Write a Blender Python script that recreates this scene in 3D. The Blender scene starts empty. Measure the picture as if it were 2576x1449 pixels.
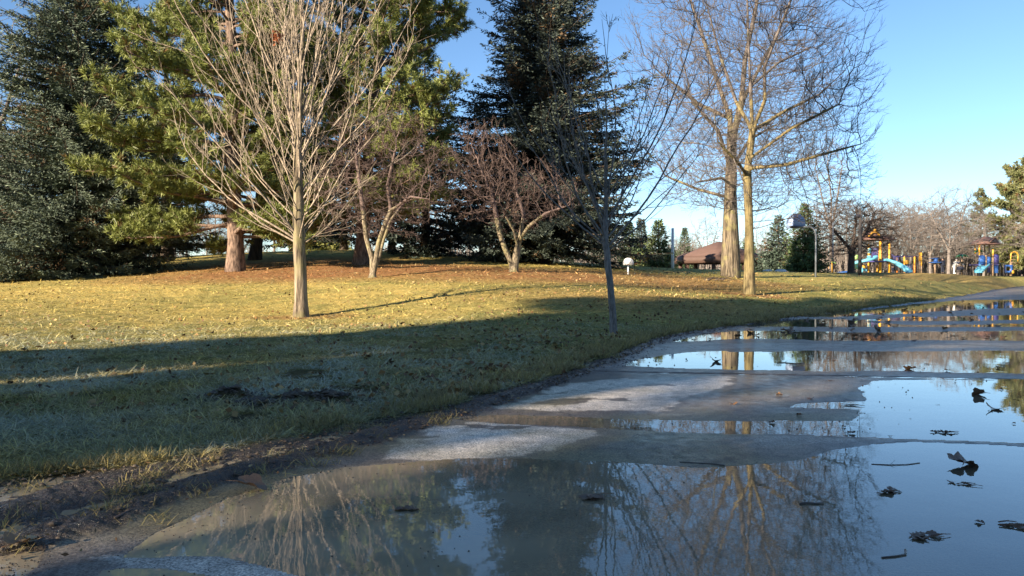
import bpy, math, random
import numpy as np
from mathutils import Vector, Matrix
SC = bpy.context.scene
COL = SC.collection
R = math.radians
rng = np.random.default_rng(7)
random.seed(7)

# ------------------------------------------------------------ camera, sky, sun
CAMZ, FPX, HOR = 0.8, 1900.0, 705.0          # eye height, focal length and horizon in a 2576 px wide frame
cd = bpy.data.cameras.new('camera'); cam = bpy.data.objects.new('camera', cd); COL.objects.link(cam)
cam.location = (0, 0, CAMZ); cam.rotation_euler = (R(90 - 0.588), 0, 0)
cd.sensor_width = 36; cd.lens = 26.55; cd.clip_start = 0.05; cd.clip_end = 3000
SC.camera = cam
SUN_EL, SUN_AZ = R(18.5), R(48)            # the light travels this far to the right of straight ahead
w = bpy.data.worlds.new('World'); SC.world = w; w.use_nodes = True
nt = w.node_tree; nt.nodes.clear()
sky = nt.nodes.new('ShaderNodeTexSky'); sky.sky_type = 'NISHITA'; sky.sun_disc = False
sky.sun_elevation = SUN_EL; sky.sun_rotation = math.pi + SUN_AZ
sky.altitude = 1200; sky.air_density = 1.0; sky.dust_density = 0.1; sky.ozone_density = 3.0
bg = nt.nodes.new('ShaderNodeBackground'); bg.inputs[1].default_value = 0.066
wo = nt.nodes.new('ShaderNodeOutputWorld')
hs = nt.nodes.new('ShaderNodeHueSaturation'); hs.inputs['Saturation'].default_value = 1.05; nt.links.new(sky.outputs[0], hs.inputs['Color']); nt.links.new(hs.outputs[0], bg.inputs[0]); nt.links.new(bg.outputs[0], wo.inputs[0])
sd = bpy.data.lights.new('sun', 'SUN'); sd.energy = 4.9; sd.angle = R(0.5); sd.color = (1.0, 0.83, 0.62)
sun = bpy.data.objects.new('sun', sd); COL.objects.link(sun)
ldir = Vector((math.sin(SUN_AZ) * math.cos(SUN_EL), math.cos(SUN_AZ) * math.cos(SUN_EL), -math.sin(SUN_EL)))
sun.rotation_euler = ldir.to_track_quat('-Z', 'Y').to_euler()
sun.location = (-20, -20, 20)
vs = SC.view_settings; vs.view_transform = 'Standard'; vs.look = 'None'; vs.gamma = 1; vs.exposure = 1.75
try: vs.use_curve_mapping = False
except Exception: pass
SC.cycles.max_bounces = 8; SC.cycles.transparent_max_bounces = 16; SC.cycles.diffuse_bounces = 3

# ------------------------------------------------------------ helpers
def at(px, py, D):                            # a point of a 2576 px wide frame at distance D
    return Vector(((px - 1288) / FPX * D, D, CAMZ + (HOR - py) / FPX * D))
def gxy(px, py, z=0.0):                       # where a sight line meets the level z
    D = (CAMZ - z) * FPX / (py - HOR); return ((px - 1288) / FPX * D, D)

def tag(o, label=None, cat=None, group=None, kind=None):
    if label: o['label'] = label
    if cat: o['category'] = cat
    if group: o['group'] = group
    if kind: o['kind'] = kind
    return o
def empty(name, loc, label=None, cat=None, group=None, rz=0):
    o = bpy.data.objects.new(name, None); COL.objects.link(o); o.location = loc; o.rotation_euler.z = rz
    o.empty_display_size = .2
    return tag(o, label, cat, group)
def copy_tree(o, loc, rz, sc, label=None, group=None):
    c = o.copy(); COL.objects.link(c); c.location = loc; c.rotation_euler.z = rz
    c.scale = (sc, sc, sc) if not hasattr(sc, '__len__') else sc
    if label: c['label'] = label
    if group: c['group'] = group
    for ch in list(o.children):
        d = ch.copy(); COL.objects.link(d); d.parent = c
        for g in list(ch.children):
            e = g.copy(); COL.objects.link(e); e.parent = d
    return c

def raw_mesh(name, V, F, mat=None, parent=None, col=None, smooth=False, attrs=None):
    """V (n,3); F a list of int arrays (m,3) or (m,4)."""
    V = np.asarray(V, dtype=np.float32)
    me = bpy.data.meshes.new(name)
    F = [np.asarray(f, dtype=np.int32) for f in F if len(f)]
    nl = sum(f.size for f in F); nf = sum(len(f) for f in F)
    me.vertices.add(len(V)); me.vertices.foreach_set('co', V.ravel())
    me.loops.add(nl); me.loops.foreach_set('vertex_index', np.concatenate([f.ravel() for f in F]))
    st = []; s = 0
    for f in F:
        k = f.shape[1]; st.append(np.arange(len(f)) * k + s); s += f.size
    me.polygons.add(nf); me.polygons.foreach_set('loop_start', np.concatenate(st).astype(np.int32))
    if smooth: me.polygons.foreach_set('use_smooth', np.ones(nf, dtype=bool))
    if col is not None:
        a = me.color_attributes.new('Col', 'FLOAT_COLOR', 'POINT')
        c = np.ones((len(V), 4), np.float32); c[:, :col.shape[1]] = col
        a.data.foreach_set('color', c.ravel())
    for k, v in (attrs or {}).items():
        a = me.attributes.new(k, 'FLOAT', 'POINT'); a.data.foreach_set('value', np.asarray(v, np.float32))
    me.update(calc_edges=True); me.validate()
    if mat: me.materials.append(mat)
    o = bpy.data.objects.new(name, me); COL.objects.link(o)
    if parent: o.parent = parent
    return o

class MB:                                     # collects shapes into one mesh
    def __init__(s): s.V = []; s.F3 = []; s.F4 = []; s.n = 0
    def add(s, V, F3=None, F4=None):
        V = np.asarray(V, float); s.V.append(V)
        if F3 is not None and len(F3): s.F3.append(np.asarray(F3) + s.n)
        if F4 is not None and len(F4): s.F4.append(np.asarray(F4) + s.n)
        s.n += len(V); return s
    def box(s, c, d, rz=0, bev=0.0):
        x, y, z = [v / 2 for v in d]
        b = min(bev, x * .9, y * .9, z * .9)
        P = []
        if b <= 0:
            P = np.array([[i * x, j * y, k * z] for k in (-1, 1) for i, j in ((-1, -1), (1, -1), (1, 1), (-1, 1))])
            F = [[3, 2, 1, 0], [4, 5, 6, 7], [0, 1, 5, 4], [1, 2, 6, 5], [2, 3, 7, 6], [3, 0, 4, 7]]
        else:                                 # chamfered along z and round the edges
            ring = [(-x + b, -y), (x - b, -y), (x, -y + b), (x, y - b), (x - b, y), (-x + b, y), (-x, y - b), (-x, -y + b)]
            lv = [(-z, 1 - b / max(x, y)), (-z + b, 1), (z - b, 1), (z, 1 - b / max(x, y))]
            P = np.array([[rx * f, ry * f, zz] for zz, f in lv for rx, ry in ring])
            F = [[a * 8 + i, a * 8 + (i + 1) % 8, a * 8 + 8 + (i + 1) % 8, a * 8 + 8 + i] for a in range(3) for i in range(8)]
            F += [[24, 25, 26, 27], [24, 27, 28, 31], [28, 29, 30, 31], [3, 2, 1, 0], [7, 4, 3, 0], [7, 6, 5, 4]]
        ca, sa = math.cos(rz), math.sin(rz)
        P = P @ np.array([[ca, sa, 0], [-sa, ca, 0], [0, 0, 1]]) + np.array(c)
        return s.add(P, None, F)
    def tube(s, pts, r, n=8, caps=True):
        V, F4 = tube_arrays(np.asarray([pts], float), np.asarray([np.broadcast_to(r, (len(pts),))], float), n)
        m = len(pts); F3 = []
        if caps:
            V = np.vstack([V, pts[0], pts[-1]])
            for i in range(n):
                F3.append([m * n, (i + 1) % n, i]); F3.append([m * n + 1, (m - 1) * n + i, (m - 1) * n + (i + 1) % n])
        return s.add(V, F3, F4)
    def prism(s, poly, y0, y1):               # polygon in x,z pushed from y0 to y1 (fan-filled, convex)
        n = len(poly)
        V = [(x, y0, z) for x, z in poly] + [(x, y1, z) for x, z in poly]
        F4 = [[i, (i + 1) % n, n + (i + 1) % n, n + i] for i in range(n)]
        F3 = [[0, i + 1, i] for i in range(1, n - 1)] + [[n, n + i, n + i + 1] for i in range(1, n - 1)]
        return s.add(V, F3, F4)
    def lathe(s, c, prof, n=12):
        V = [(c[0] + r * math.cos(2 * math.pi * i / n), c[1] + r * math.sin(2 * math.pi * i / n), c[2] + z) for r, z in prof for i in range(n)]
        F = [[a * n + i, a * n + (i + 1) % n, a * n + n + (i + 1) % n, a * n + n + i] for a in range(len(prof) - 1) for i in range(n)]
        return s.add(V, None, F)
    def build(s, name, mat, parent=None, smooth=False, col=None):
        F = []
        if s.F3: F.append(np.vstack(s.F3))
        if s.F4: F.append(np.vstack(s.F4))
        return raw_mesh(name, np.vstack(s.V), F, mat, parent, smooth=smooth, col=col)

def tube_arrays(P, Rr, n=5):
    """P (N,k,3) polylines, Rr (N,k) radii -> verts, quads"""
    N, k, _ = P.shape
    T = np.empty_like(P); T[:, 1:-1] = P[:, 2:] - P[:, :-2] if k > 2 else 0
    T[:, 0] = P[:, 1] - P[:, 0]; T[:, -1] = P[:, -1] - P[:, -2]
    if k > 2: T[:, 1:-1] = P[:, 2:] - P[:, :-2]
    T /= np.linalg.norm(T, axis=2, keepdims=True) + 1e-9
    t0 = P[:, -1] - P[:, 0]; t0 = t0 / (np.linalg.norm(t0, axis=1, keepdims=True) + 1e-9)
    ref = np.where(np.abs(t0[:, 2:3]) < .8, np.array([[0, 0, 1.]]), np.array([[1., 0, 0]]))
    ref = np.repeat(ref[:, None, :], k, 1)
    U = np.cross(T, ref); U /= np.linalg.norm(U, axis=2, keepdims=True) + 1e-9
    W = np.cross(T, U)
    a = np.arange(n) * 2 * np.pi / n
    V = P[:, :, None, :] + Rr[:, :, None, None] * (U[:, :, None, :] * np.cos(a)[None, None, :, None] + W[:, :, None, :] * np.sin(a)[None, None, :, None])
    V = V.reshape(-1, 3)
    base = (np.arange(N) * k * n)[:, None, None]; ring = (np.arange(k - 1) * n)[None, :, None]; i = np.arange(n)[None, None, :]
    j = (i + 1) % n
    F = np.stack([base + ring + i, base + ring + n + i, base + ring + n + j, base + ring + j], -1).reshape(-1, 4)[:, ::-1]
    return V, F

# lattice noise, vectorised
def _h(ix, iy, s):
    v = (ix * 374761393 + iy * 668265263 + s * 1442695041) & 0xffffffff
    v = ((v ^ (v >> 13)) * 1274126177) & 0xffffffff
    return ((v ^ (v >> 16)) & 0xffff) / 65535.0
def vnoise(x, y, s=0):
    xi = np.floor(x).astype(np.int64); yi = np.floor(y).astype(np.int64); fx = x - xi; fy = y - yi
    fx = fx * fx * (3 - 2 * fx); fy = fy * fy * (3 - 2 * fy)
    a = _h(xi, yi, s); b = _h(xi + 1, yi, s); c = _h(xi, yi + 1, s); d = _h(xi + 1, yi + 1, s)
    return (a + (b - a) * fx) * (1 - fy) + (c + (d - c) * fx) * fy
def fbm(x, y, o=4, s=0):
    t = 0; a = .5; tot = 0
    for k in range(o):
        t = t + a * vnoise(x, y, s + k * 17); tot += a; a *= .5; x = x * 2.03 + 11.3; y = y * 2.03 + 5.7
    return t / tot * 2 - 1
def sstep(a, b, x): t = np.clip((x - a) / (b - a), 0, 1); return t * t * (3 - 2 * t)

# ------------------------------------------------------------ materials
def mat_new(name):
    m = bpy.data.materials.new(name); m.use_nodes = True
    n = m.node_tree.nodes; b = n['Principled BSDF']; return m, n, m.node_tree.links, b
def plain(name, col, rough=.6, metal=0, spec=.5, noise=.12, scale=6.0, bump=0.0):
    m, n, l, b = mat_new(name)
    b.inputs['Roughness'].default_value = rough; b.inputs['Metallic'].default_value = metal
    b.inputs['Specular IOR Level'].default_value = spec
    tc = n.new('ShaderNodeTexCoord'); no = n.new('ShaderNodeTexNoise'); no.inputs['Scale'].default_value = scale; no.inputs['Detail'].default_value = 5
    l.new(tc.outputs['Object'], no.inputs['Vector'])
    mx = n.new('ShaderNodeMix'); mx.data_type = 'RGBA'
    mx.inputs[6].default_value = (*[c * (1 - noise) for c in col], 1); mx.inputs[7].default_value = (*[min(1, c * (1 + noise)) for c in col], 1)
    l.new(no.outputs[0], mx.inputs[0]); l.new(mx.outputs[2], b.inputs['Base Color'])
    if bump:
        bu = n.new('ShaderNodeBump'); bu.inputs['Strength'].default_value = bump; bu.inputs['Distance'].default_value = .02
        l.new(no.outputs[0], bu.inputs['Height']); l.new(bu.outputs[0], b.inputs['Normal'])
    return m
def vcol(name, rough=.7, spec=.3, trans=0.0, bump=0, bscale=200, gain=1.0):
    m, n, l, b = mat_new(name)
    a = n.new('ShaderNodeAttribute'); a.attribute_name = 'Col'
    src = a.outputs['Color']
    l.new(src, b.inputs['Base Color']); b.inputs['Roughness'].default_value = rough; b.inputs['Specular IOR Level'].default_value = spec
    if trans:
        t = n.new('ShaderNodeBsdfTranslucent'); l.new(src, t.inputs['Color']); ms = n.new('ShaderNodeMixShader'); ms.inputs[0].default_value = trans
        l.new(b.outputs[0], ms.inputs[1]); l.new(t.outputs[0], ms.inputs[2]); l.new(ms.outputs[0], n['Material Output'].inputs[0])
    if bump:
        tc = n.new('ShaderNodeTexCoord'); no = n.new('ShaderNodeTexNoise'); no.inputs['Scale'].default_value = bscale; no.inputs['Detail'].default_value = 6
        l.new(tc.outputs['Object'], no.inputs['Vector'])
        bu = n.new('ShaderNodeBump'); bu.inputs['Strength'].default_value = bump; bu.inputs['Distance'].default_value = .01
        l.new(no.outputs[0], bu.inputs['Height']); l.new(bu.outputs[0], b.inputs['Normal'])
    return m
def bark(name, c1, c2, lichen=None, lich_amt=.5, scale=18, zs=.12, bump=.8, dist=.02):
    m, n, l, b = mat_new(name)
    b.inputs['Roughness'].default_value = .9; b.inputs['Specular IOR Level'].default_value = .2
    tc = n.new('ShaderNodeTexCoord'); mp = n.new('ShaderNodeMapping'); mp.inputs['Scale'].default_value = (1, 1, zs)
    l.new(tc.outputs['Object'], mp.inputs[0])
    no = n.new('ShaderNodeTexNoise'); no.inputs['Scale'].default_value = scale; no.inputs['Detail'].default_value = 7; no.inputs['Roughness'].default_value = .65
    l.new(mp.outputs[0], no.inputs['Vector'])
    rp = n.new('ShaderNodeValToRGB'); rp.color_ramp.elements[0].position = .38; rp.color_ramp.elements[0].color = (*c1, 1)
    rp.color_ramp.elements[1].position = .6; rp.color_ramp.elements[1].color = (*c2, 1); l.new(no.outputs[0], rp.inputs[0])
    out = rp.outputs[0]
    if lichen:
        n2 = n.new('ShaderNodeTexNoise'); n2.inputs['Scale'].default_value = 2.2; n2.inputs['Detail'].default_value = 6; l.new(tc.outputs['Object'], n2.inputs['Vector'])
        r2 = n.new('ShaderNodeMapRange'); r2.inputs[1].default_value = .62 - lich_amt * .35; r2.inputs[2].default_value = .72 - lich_amt * .2
        l.new(n2.outputs[0], r2.inputs[0])
        mx = n.new('ShaderNodeMix'); mx.data_type = 'RGBA'; mx.inputs[7].default_value = (*lichen, 1); l.new(out, mx.inputs[6])
        mu = n.new('ShaderNodeMath'); mu.operation = 'MULTIPLY'; mu.inputs[1].default_value = .85; l.new(r2.outputs[0], mu.inputs[0]); l.new(mu.outputs[0], mx.inputs[0])
        m3 = n.new('ShaderNodeMix'); m3.data_type = 'RGBA'; m3.blend_type = 'MULTIPLY'; m3.inputs[0].default_value = .45
        l.new(mx.outputs[2], m3.inputs[6]); r3 = n.new('ShaderNodeMapRange'); r3.inputs[1].default_value = .3; r3.inputs[2].default_value = .6; r3.inputs[3].default_value = .3; r3.inputs[4].default_value = 1.2
        l.new(no.outputs[0], r3.inputs[0]); cc = n.new('ShaderNodeCombineColor')
        for i in range(3): l.new(r3.outputs[0], cc.inputs[i])
        l.new(cc.outputs[0], m3.inputs[7]); out = m3.outputs[2]
    l.new(out, b.inputs['Base Color'])
    bu = n.new('ShaderNodeBump'); bu.inputs['Strength'].default_value = bump; bu.inputs['Distance'].default_value = dist
    l.new(no.outputs[0], bu.inputs['Height']); l.new(bu.outputs[0], b.inputs['Normal'])
    return m

# ------------------------------------------------------------ ground heights
TP = np.array([(x, y) for x, y in [(2.04, -1.45), (2.36, -1.31), (2.9, -1.1), (3.34, -.86), (3.66, -.63), (4.7, -.1), (7.3, 1.02), (10.5, 2.28), (16.9, 6.8), (28, 15.6), (50, 32.5), (70, 50), (90, 70)]])
GP = np.array([(2.0, -3.0), (2.5, -2.6), (3.0, -1.95), (3.2, -1.5), (3.85, -1.02), (4.54, -.52), (5.96, .30), (7.3, .86), (10.5, 2.05), (16.9, 6.5), (28, 15.2), (50, 31.9), (70, 49.2), (90, 69)])
def road_x(y): return np.where(y < 2.04, -1.45 - .35 * (2.04 - y), np.interp(y, TP[:, 0], TP[:, 1]))
def grass_x(y): return np.where(y < 2.0, -3.0 - .9 * (2.0 - y), np.interp(y, GP[:, 0], GP[:, 1]))
def lat(x, y, f):                             # lateral distance, + on the lawn's side
    s = (f(y + .3) - f(y - .3)) / .6
    return (f(y) - x) / np.sqrt(1 + s * s)

ctrl = []
def cp(px, py, D): ctrl.append(((px - 1288) / FPX * D, D, CAMZ + (HOR - py) / FPX * D))
for a in [(0, 905, 7.6), (0, 805, 13), (0, 741, 22), (0, 706, 30), (600, 862, 9.7), (600, 790, 16), (600, 724, 22), (590, 683, 29), (600, 640, 42),
          (755, 806, 15.2), (935, 701, 24), (935, 655, 36), (900, 632, 46), (1290, 687, 26), (1290, 657, 38), (1250, 765, 15.5), (1250, 830, 11),
          (1542, 836, 10.5), (1540, 750, 17), (1560, 680, 34), (1838, 699, 34), (1885, 744, 24), (1700, 758, 18), (1700, 678, 45), (2100, 738, 27),
          (2100, 691, 45), (2400, 714, 45), (2400, 692, 60), (2560, 703, 60), (300, 690, 32), (-600, 720, 26), (-600, 800, 13), (-600, 900, 7.5), (-900, 690, 40)]: cp(*a)
for x, y in [(-4, 3), (-4, 5), (-3, 4), (-1.6, 5), (0, 7.5), (2.6, 12.5), (5.8, 16.9), (-8, 3), (-8, 0), (-4, 0), (-2, -3), (0, 0), (0, 3), (3, 6), (8, 12), (14, 16), (4, 2), (10, 4), (0, -8), (15, 25)]: ctrl.append((x, y, .0))
for x, y, z in [(32, 50, .3), (50, 70, .8), (70, 60, .6), (40, 40, .15), (25, 28, .02), (30, 15, 0), (-10, 60, 1.9), (10, 70, 1.35), (30, 80, 1.3), (50, 85, 1.25), (25, 110, 1.3), (-30, 100, 1.2), (60, 130, 1.2), (0, 150, 1.0), (-60, 60, 1.5), (-70, 20, .8), (-60, -30, 0), (0, -60, 0), (60, -30, 0), (90, 30, .2),
                 (0, 260, 1), (-150, 200, 1), (150, 200, 1), (120, 80, .8), (-150, 50, 1), (200, 0, 0), (-200, -100, 0), (200, -100, 0)]: ctrl.append((x, y, z))
ctrl = np.array(ctrl)
def _tps(d): return np.where(d > 0, d * d * np.log(d + 1e-9), 0)
def _fit():
    n = len(ctrl); S = 8.0; P = ctrl[:, :2] / S
    d = np.linalg.norm(P[:, None] - P[None], axis=2); K = _tps(d) + np.eye(n) * .004
    A = np.zeros((n + 3, n + 3)); A[:n, :n] = K; A[:n, n] = 1; A[:n, n + 1:] = P; A[n, :n] = 1; A[n + 1:, :n] = P.T
    return np.linalg.solve(A, np.concatenate([ctrl[:, 2], np.zeros(3)])), P, S
_wt, _P, _S = _fit()
def tps_z(x, y):
    x = np.asarray(x, float) / _S; y = np.asarray(y, float) / _S; n = len(_P)
    z = _wt[n] + _wt[n + 1] * x + _wt[n + 2] * y
    for i in range(n): z = z + _wt[i] * _tps(np.hypot(x - _P[i, 0], y - _P[i, 1]))
    return z
def lawn_z(x, y):
    x = np.asarray(x, float); y = np.asarray(y, float)
    eg = lat(x, y, grass_x)
    z = np.clip(tps_z(x, y), .0, 3.2)
    far = sstep(150, 260, np.hypot(x, y)); z = z * (1 - far) + 1.0 * far
    base = .012 + .035 * sstep(-.1, 1.2, eg) + z * sstep(-.2, 2.0, eg)
    D = np.clip(y, 1, 60)
    bump = .010 * fbm(x * 5, y * 5, 4, 3) * sstep(0, .5, eg) + .03 * fbm(x * .9, y * .9, 3, 5) * sstep(.3, 2.5, eg)
    # the clods of dug-up turf
    for cx, cy, r, h in CLODS: 
        d = np.hypot((x - cx) / r, (y - cy) / (r * .8)); bump = bump + h * np.exp(-d ** 2 * 1.5) * (1 + .9 * fbm(x * 9, y * 9, 4, 9))
    return base + bump
CLODS = []
# ------------------------------------------------------------ the road and its puddles
def road_level(x, y): return .42 * sstep(30, 75, y + .25 * x * 0) + .5 * sstep(60, 110, y)
def poly(pts): return np.array([gxy(px, py) for px, py in pts])
PUD = [poly(p) for p in [
    [(300, 1405), (380, 1345), (560, 1255), (720, 1205), (860, 1178), (1000, 1166), (1160, 1156), (1400, 1160), (1560, 1166), (1760, 1180), (1950, 1168), (2100, 1132), (2300, 1114), (2700, 1135), (3600, 1500), (3400, 1900), (1500, 2000), (1000, 1600), (760, 1455), (540, 1400)],
    [(-300, 1400), (0, 1402), (105, 1388), (95, 1425), (30, 1470), (-300, 1560)],
    [(250, 1436), (400, 1432), (560, 1460), (900, 1700), (300, 1900), (200, 1600)],
    [(1110, 1052), (1250, 1046), (1400, 1045), (1600, 1055), (1850, 1062), (2150, 1060), (2180, 1032), (1990, 1024), (2010, 1016), (2190, 1010), (2170, 975), (2200, 957), (2700, 955), (2900, 1100), (2576, 1118), (2200, 1101), (1850, 1091), (1480, 1077), (1300, 1068)],
    [(1560, 918), (1600, 902), (1720, 886), (2200, 883), (2900, 884), (2900, 944), (2200, 934), (1900, 932), (1700, 926)],
    [(1690, 860), (1780, 838), (1880, 832), (2180, 836), (2600, 832), (2900, 832), (2900, 856), (2200, 857), (1900, 853)],
    [(1850, 822), (1950, 806), (2100, 802), (2300, 818), (2800, 812), (2800, 824), (2200, 822)],
    [(1980, 800), (2080, 786), (2250, 770), (2500, 748), (2800, 748), (2800, 766), (2500, 776), (2250, 790), (2100, 797)],
    [(2150, 808), (2300, 797), (2800, 790), (2800, 799), (2400, 808)],
]]
DRY = [poly(p) for p in [
    [(950, 1152), (990, 1110), (1060, 1082), (1120, 1064), (1250, 1066), (1400, 1077), (1520, 1088), (1540, 1102), (1440, 1124), (1300, 1146), (1120, 1160)],
    [(1235, 1032), (1300, 1000), (1400, 975), (1560, 955), (1860, 948), (1850, 962), (1790, 985), (1730, 1008), (1690, 1036), (1500, 1036)],
    [(200, 1408), (330, 1385), (520, 1398), (760, 1440), (900, 1560), (500, 1480), (330, 1436)],
    [(1560, 885), (1700, 864), (2200, 862), (2800, 862), (2800, 878), (2200, 876), (1750, 880)],
    [(1750, 1095), (1500, 1082), (2200, 1106), (2100, 1120), (1900, 1130)],
]]
DRYW = [1, 1, .75, .35, .25]
def sdf(Pg, x, y):                            # + inside
    n = len(Pg); d = np.full(x.shape, 1e9); ins = np.zeros(x.shape, bool)
    for i in range(n):
        a = Pg[i]; b = Pg[(i + 1) % n]; e = b - a; wx = x - a[0]; wy = y - a[1]
        t = np.clip((wx * e[0] + wy * e[1]) / (e @ e), 0, 1)
        d = np.minimum(d, (wx - e[0] * t) ** 2 + (wy - e[1] * t) ** 2)
        c = ((a[1] > y) != (b[1] > y)) & (x < (b[0] - a[0]) * (y - a[1]) / (b[1] - a[1] + 1e-12) + a[0])
        ins ^= c
    d = np.sqrt(d); return np.where(ins, d, -d)
def road_fields(x, y):
    """height above the water, dryness"""
    D = np.clip(y, 1.2, 60); s = .02 * D ** 1.3
    nx = x + .35 * s * fbm(x * 1.3 / s ** .6 * .3, y * 3 / s ** .6 * .3, 4, 21); ny = y + .5 * s * fbm(x * 2.1, y * 4.1, 4, 31)
    pd = np.full(x.shape, -9.)
    for p in PUD: pd = np.maximum(pd, sdf(p, nx, ny))
    pd = np.maximum(pd, sstep(26, 60, y) * 0 - 9)
    rel = pd / (.05 + .02 * D)
    h = np.where(pd > 0, -.003 - .012 * (1 - np.exp(-rel * .25)), .0005 + .010 * (1 - np.exp(rel * .35)))
    h = h + .0016 * fbm(x * 3, y * 6, 4, 41) * sstep(0, 1.5, np.abs(rel)) + .0006 * fbm(x * 25, y * 25, 3, 43)
    dry = np.zeros(x.shape)
    for p, wgt in zip(DRY, DRYW):
        q = sdf(p, x + .05 * s * 16 * fbm(x * 2.5, y * 3.5, 5, 51), y + .05 * s * 14 * fbm(x * 2.5 + 9, y * 3.5, 5, 52)) + .03 * fbm(x * 16, y * 22, 3, 53)
        dry = np.maximum(dry, wgt * sstep(-.015, .03, q) * (.82 + .18 * sstep(0, .25, q)))
    blot = fbm(x * 2.6 + 5.3, y * 4.4, 4, 66)                       # damp blots left in the dry patches
    dry = dry * (1 - .95 * sstep(.34, .38, blot))
    dry = dry * (pd < 0)
    return h, dry, pd
JOINT = np.array([gxy(1500, 936), gxy(2000, 945), gxy(2700, 958)])
def joint_d(x, y): return np.abs(y - np.interp(x, JOINT[:, 0], JOINT[:, 1]))

# one grid serves the lawn, the mud verge and the road
yn = np.concatenate([-np.geomspace(200, .4, 40), np.linspace(0, 1.3, 12), 1.4 * np.exp(np.linspace(0, math.log(600 / 1.4), 1180))])
un = np.concatenate([-np.geomspace(6, .98, 26), np.linspace(-.96, .96, 860), np.geomspace(.98, 6, 26)])
Wy = np.where(yn > 0, yn + .9, .9 - yn)
GX = un[None, :] * Wy[:, None]; GY = np.repeat(yn[:, None], len(un), 1)
gx, gy = GX.ravel(), GY.ravel()
for px, py, r, h in [(580, 1000, .17, .06), (830, 1000, .17, .06), (740, 1000, .1, .035), (640, 1012, .12, .03)]:
    x_, y_ = gxy(px, py, .05); CLODS.append((x_, y_, r, h))
er = lat(gx, gy, road_x); eg = lat(gx, gy, grass_x)
jag = .10 * fbm(gx * 3.1, gy * 3.1, 4, 71) * np.clip(gy / 4, .5, 3)
wv = sstep(-.05, .10, eg + jag * .9)          # lawn weight
wr = sstep(-.05, .05, -er + jag * .45 + .06 * fbm(gx * 12, gy * 12, 3, 73))        # road weight
zl = lawn_z(gx, gy)
hr, dryness, pdist = road_fields(gx, gy)
zr = hr + road_level(gx, gy)
along = gx * .45 + gy * .9; across = gx * .9 - gy * .45
zm = .004 + .014 * fbm(across * 14, along * 2.2, 4, 81) + .010 * fbm(gx * 18, gy * 18, 4, 83) + .012 * np.sin(er * 16 + 1.5 * fbm(gx * 1.5, gy * 1.5, 2, 85)) * sstep(0, .2, er) + .008
zm = zm * 1.15 + .006 * fbm(gx * 45, gy * 45, 3, 87)
wp = sstep(-.05, .03, pdist); zm = zm * (1 - wp) - .014 * wp
zm = zm + road_level(gx, gy)
Z = zl * wv + (1 - wv) * (zr * wr + zm * (1 - wr))
jd = joint_d(gx, gy); onroad = wr > .5
Z = np.where(onroad & (jd < .03) & (gx > .6) & (gy < 12), Z - .014 * (1 - jd / .03), Z)

# colours of the ground, all in world space
def lawn_colour(x, y):
    x = np.asarray(x, float); y = np.asarray(y, float)
    n1 = fbm(x * .5, y * .5, 4, 101) * .5 + .5; n2 = fbm(x * 3, y * 3, 4, 103) * .5 + .5; n3 = fbm(x * 14, y * 14, 3, 105) * .5 + .5
    green = np.array([.125, .175, .055]); straw = np.array([.58, .44, .14]); litter = np.array([.34, .175, .075]); dirt = np.array([.085, .068, .050])
    u = x / np.maximum(y, 1)
    k = np.clip(.55 + .8 * (n2 - .5) + .6 * (n1 - .5) + .25 * (n3 - .5) + .22 * sstep(10, 20, y) * sstep(.25, -.3, u), 0, 1)
    c = green + (straw - green) * k[..., None]
    # needle and leaf litter under the pines and the crab-apples
    L = np.zeros(x.shape)
    for cx, cy, rx, ry, a in [(-6.5, 27.5, 8.5, 5.0, 1.0), (0.2, 25.5, 5.5, 4.5, .9), (4.5, 27.5, 5, 5.5, .7), (-9, 31, 7, 7, .8), (8.5, 29.5, 3.5, 3.5, .6), (4.5, 17, 6, 3, .35), (-4.2, 15.0, 1.2, .8, .6), (7.5, 23.6, 1.5, 1.2, .8), (30, 58, 22, 6, .4)]:
        d = ((x - cx) / rx) ** 2 + ((y - cy) / ry) ** 2; L = np.maximum(L, a * np.clip(1.25 - d, 0, 1))
    L = np.clip(L * (.65 + .7 * n2), 0, 1)
    c = c * (1 - L[..., None]) + litter * (.7 + .6 * n3[..., None]) * L[..., None]
    c = c * (.75 + .5 * n3[..., None])
    for cx, cy, r, h in CLODS:
        d = np.hypot((x - cx) / r, (y - cy) / r); kk = np.clip(1.35 - d, 0, 1)[..., None] * (h > .02)
        c = c * (1 - kk) + dirt * .7 * kk
    # bare patches of soil showing in the near turf
    b = (sstep(.60, .72, fbm(x * 4 + 3, y * 4, 4, 109) * .5 + .5) * sstep(11, 4, y))[..., None]; c = c * (1 - b * .8) + dirt * b * .8
    return c
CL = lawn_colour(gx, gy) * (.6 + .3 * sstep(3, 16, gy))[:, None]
n4 = (fbm(gx * 9, gy * 9, 4, 111) * .5 + .5)[:, None]
CM = np.array([.060, .046, .034]) * (.35 + 1.2 * n4)
n5 = (fbm(gx * 1.6, gy * 1.6, 4, 113) * .5 + .5)[:, None]; n6 = (fbm(gx * 40, gy * 40, 2, 115) * .5 + .5)[:, None]
damp = np.array([.18, .155, .128]); dryc = np.array([.76, .67, .55])
CR = (damp + (dryc - damp) * dryness[:, None]) * (.82 + .36 * n5) * (.9 + .2 * n6)
silt = (sstep(.4, .62, fbm(gx * 1.1 + 4, gy * 1.4, 4, 117) * .5 + .5) * sstep(-1.8, 0, -er) * sstep(7, 4, gy))[:, None]   # olive silt along the left of the near puddle
sub_ = sstep(0, .05, pdist)[:, None] * sstep(3.2, .2, gx)[:, None]; CR = CR * (1 - sub_ * .8) + np.array([.42, .34, .22]) * (.6 + .8 * n4) * sub_ * .8      # silt film on the drowned concrete
CR = CR * (1 - .6 * silt) + np.array([.20, .17, .06]) * .6 * silt
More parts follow.
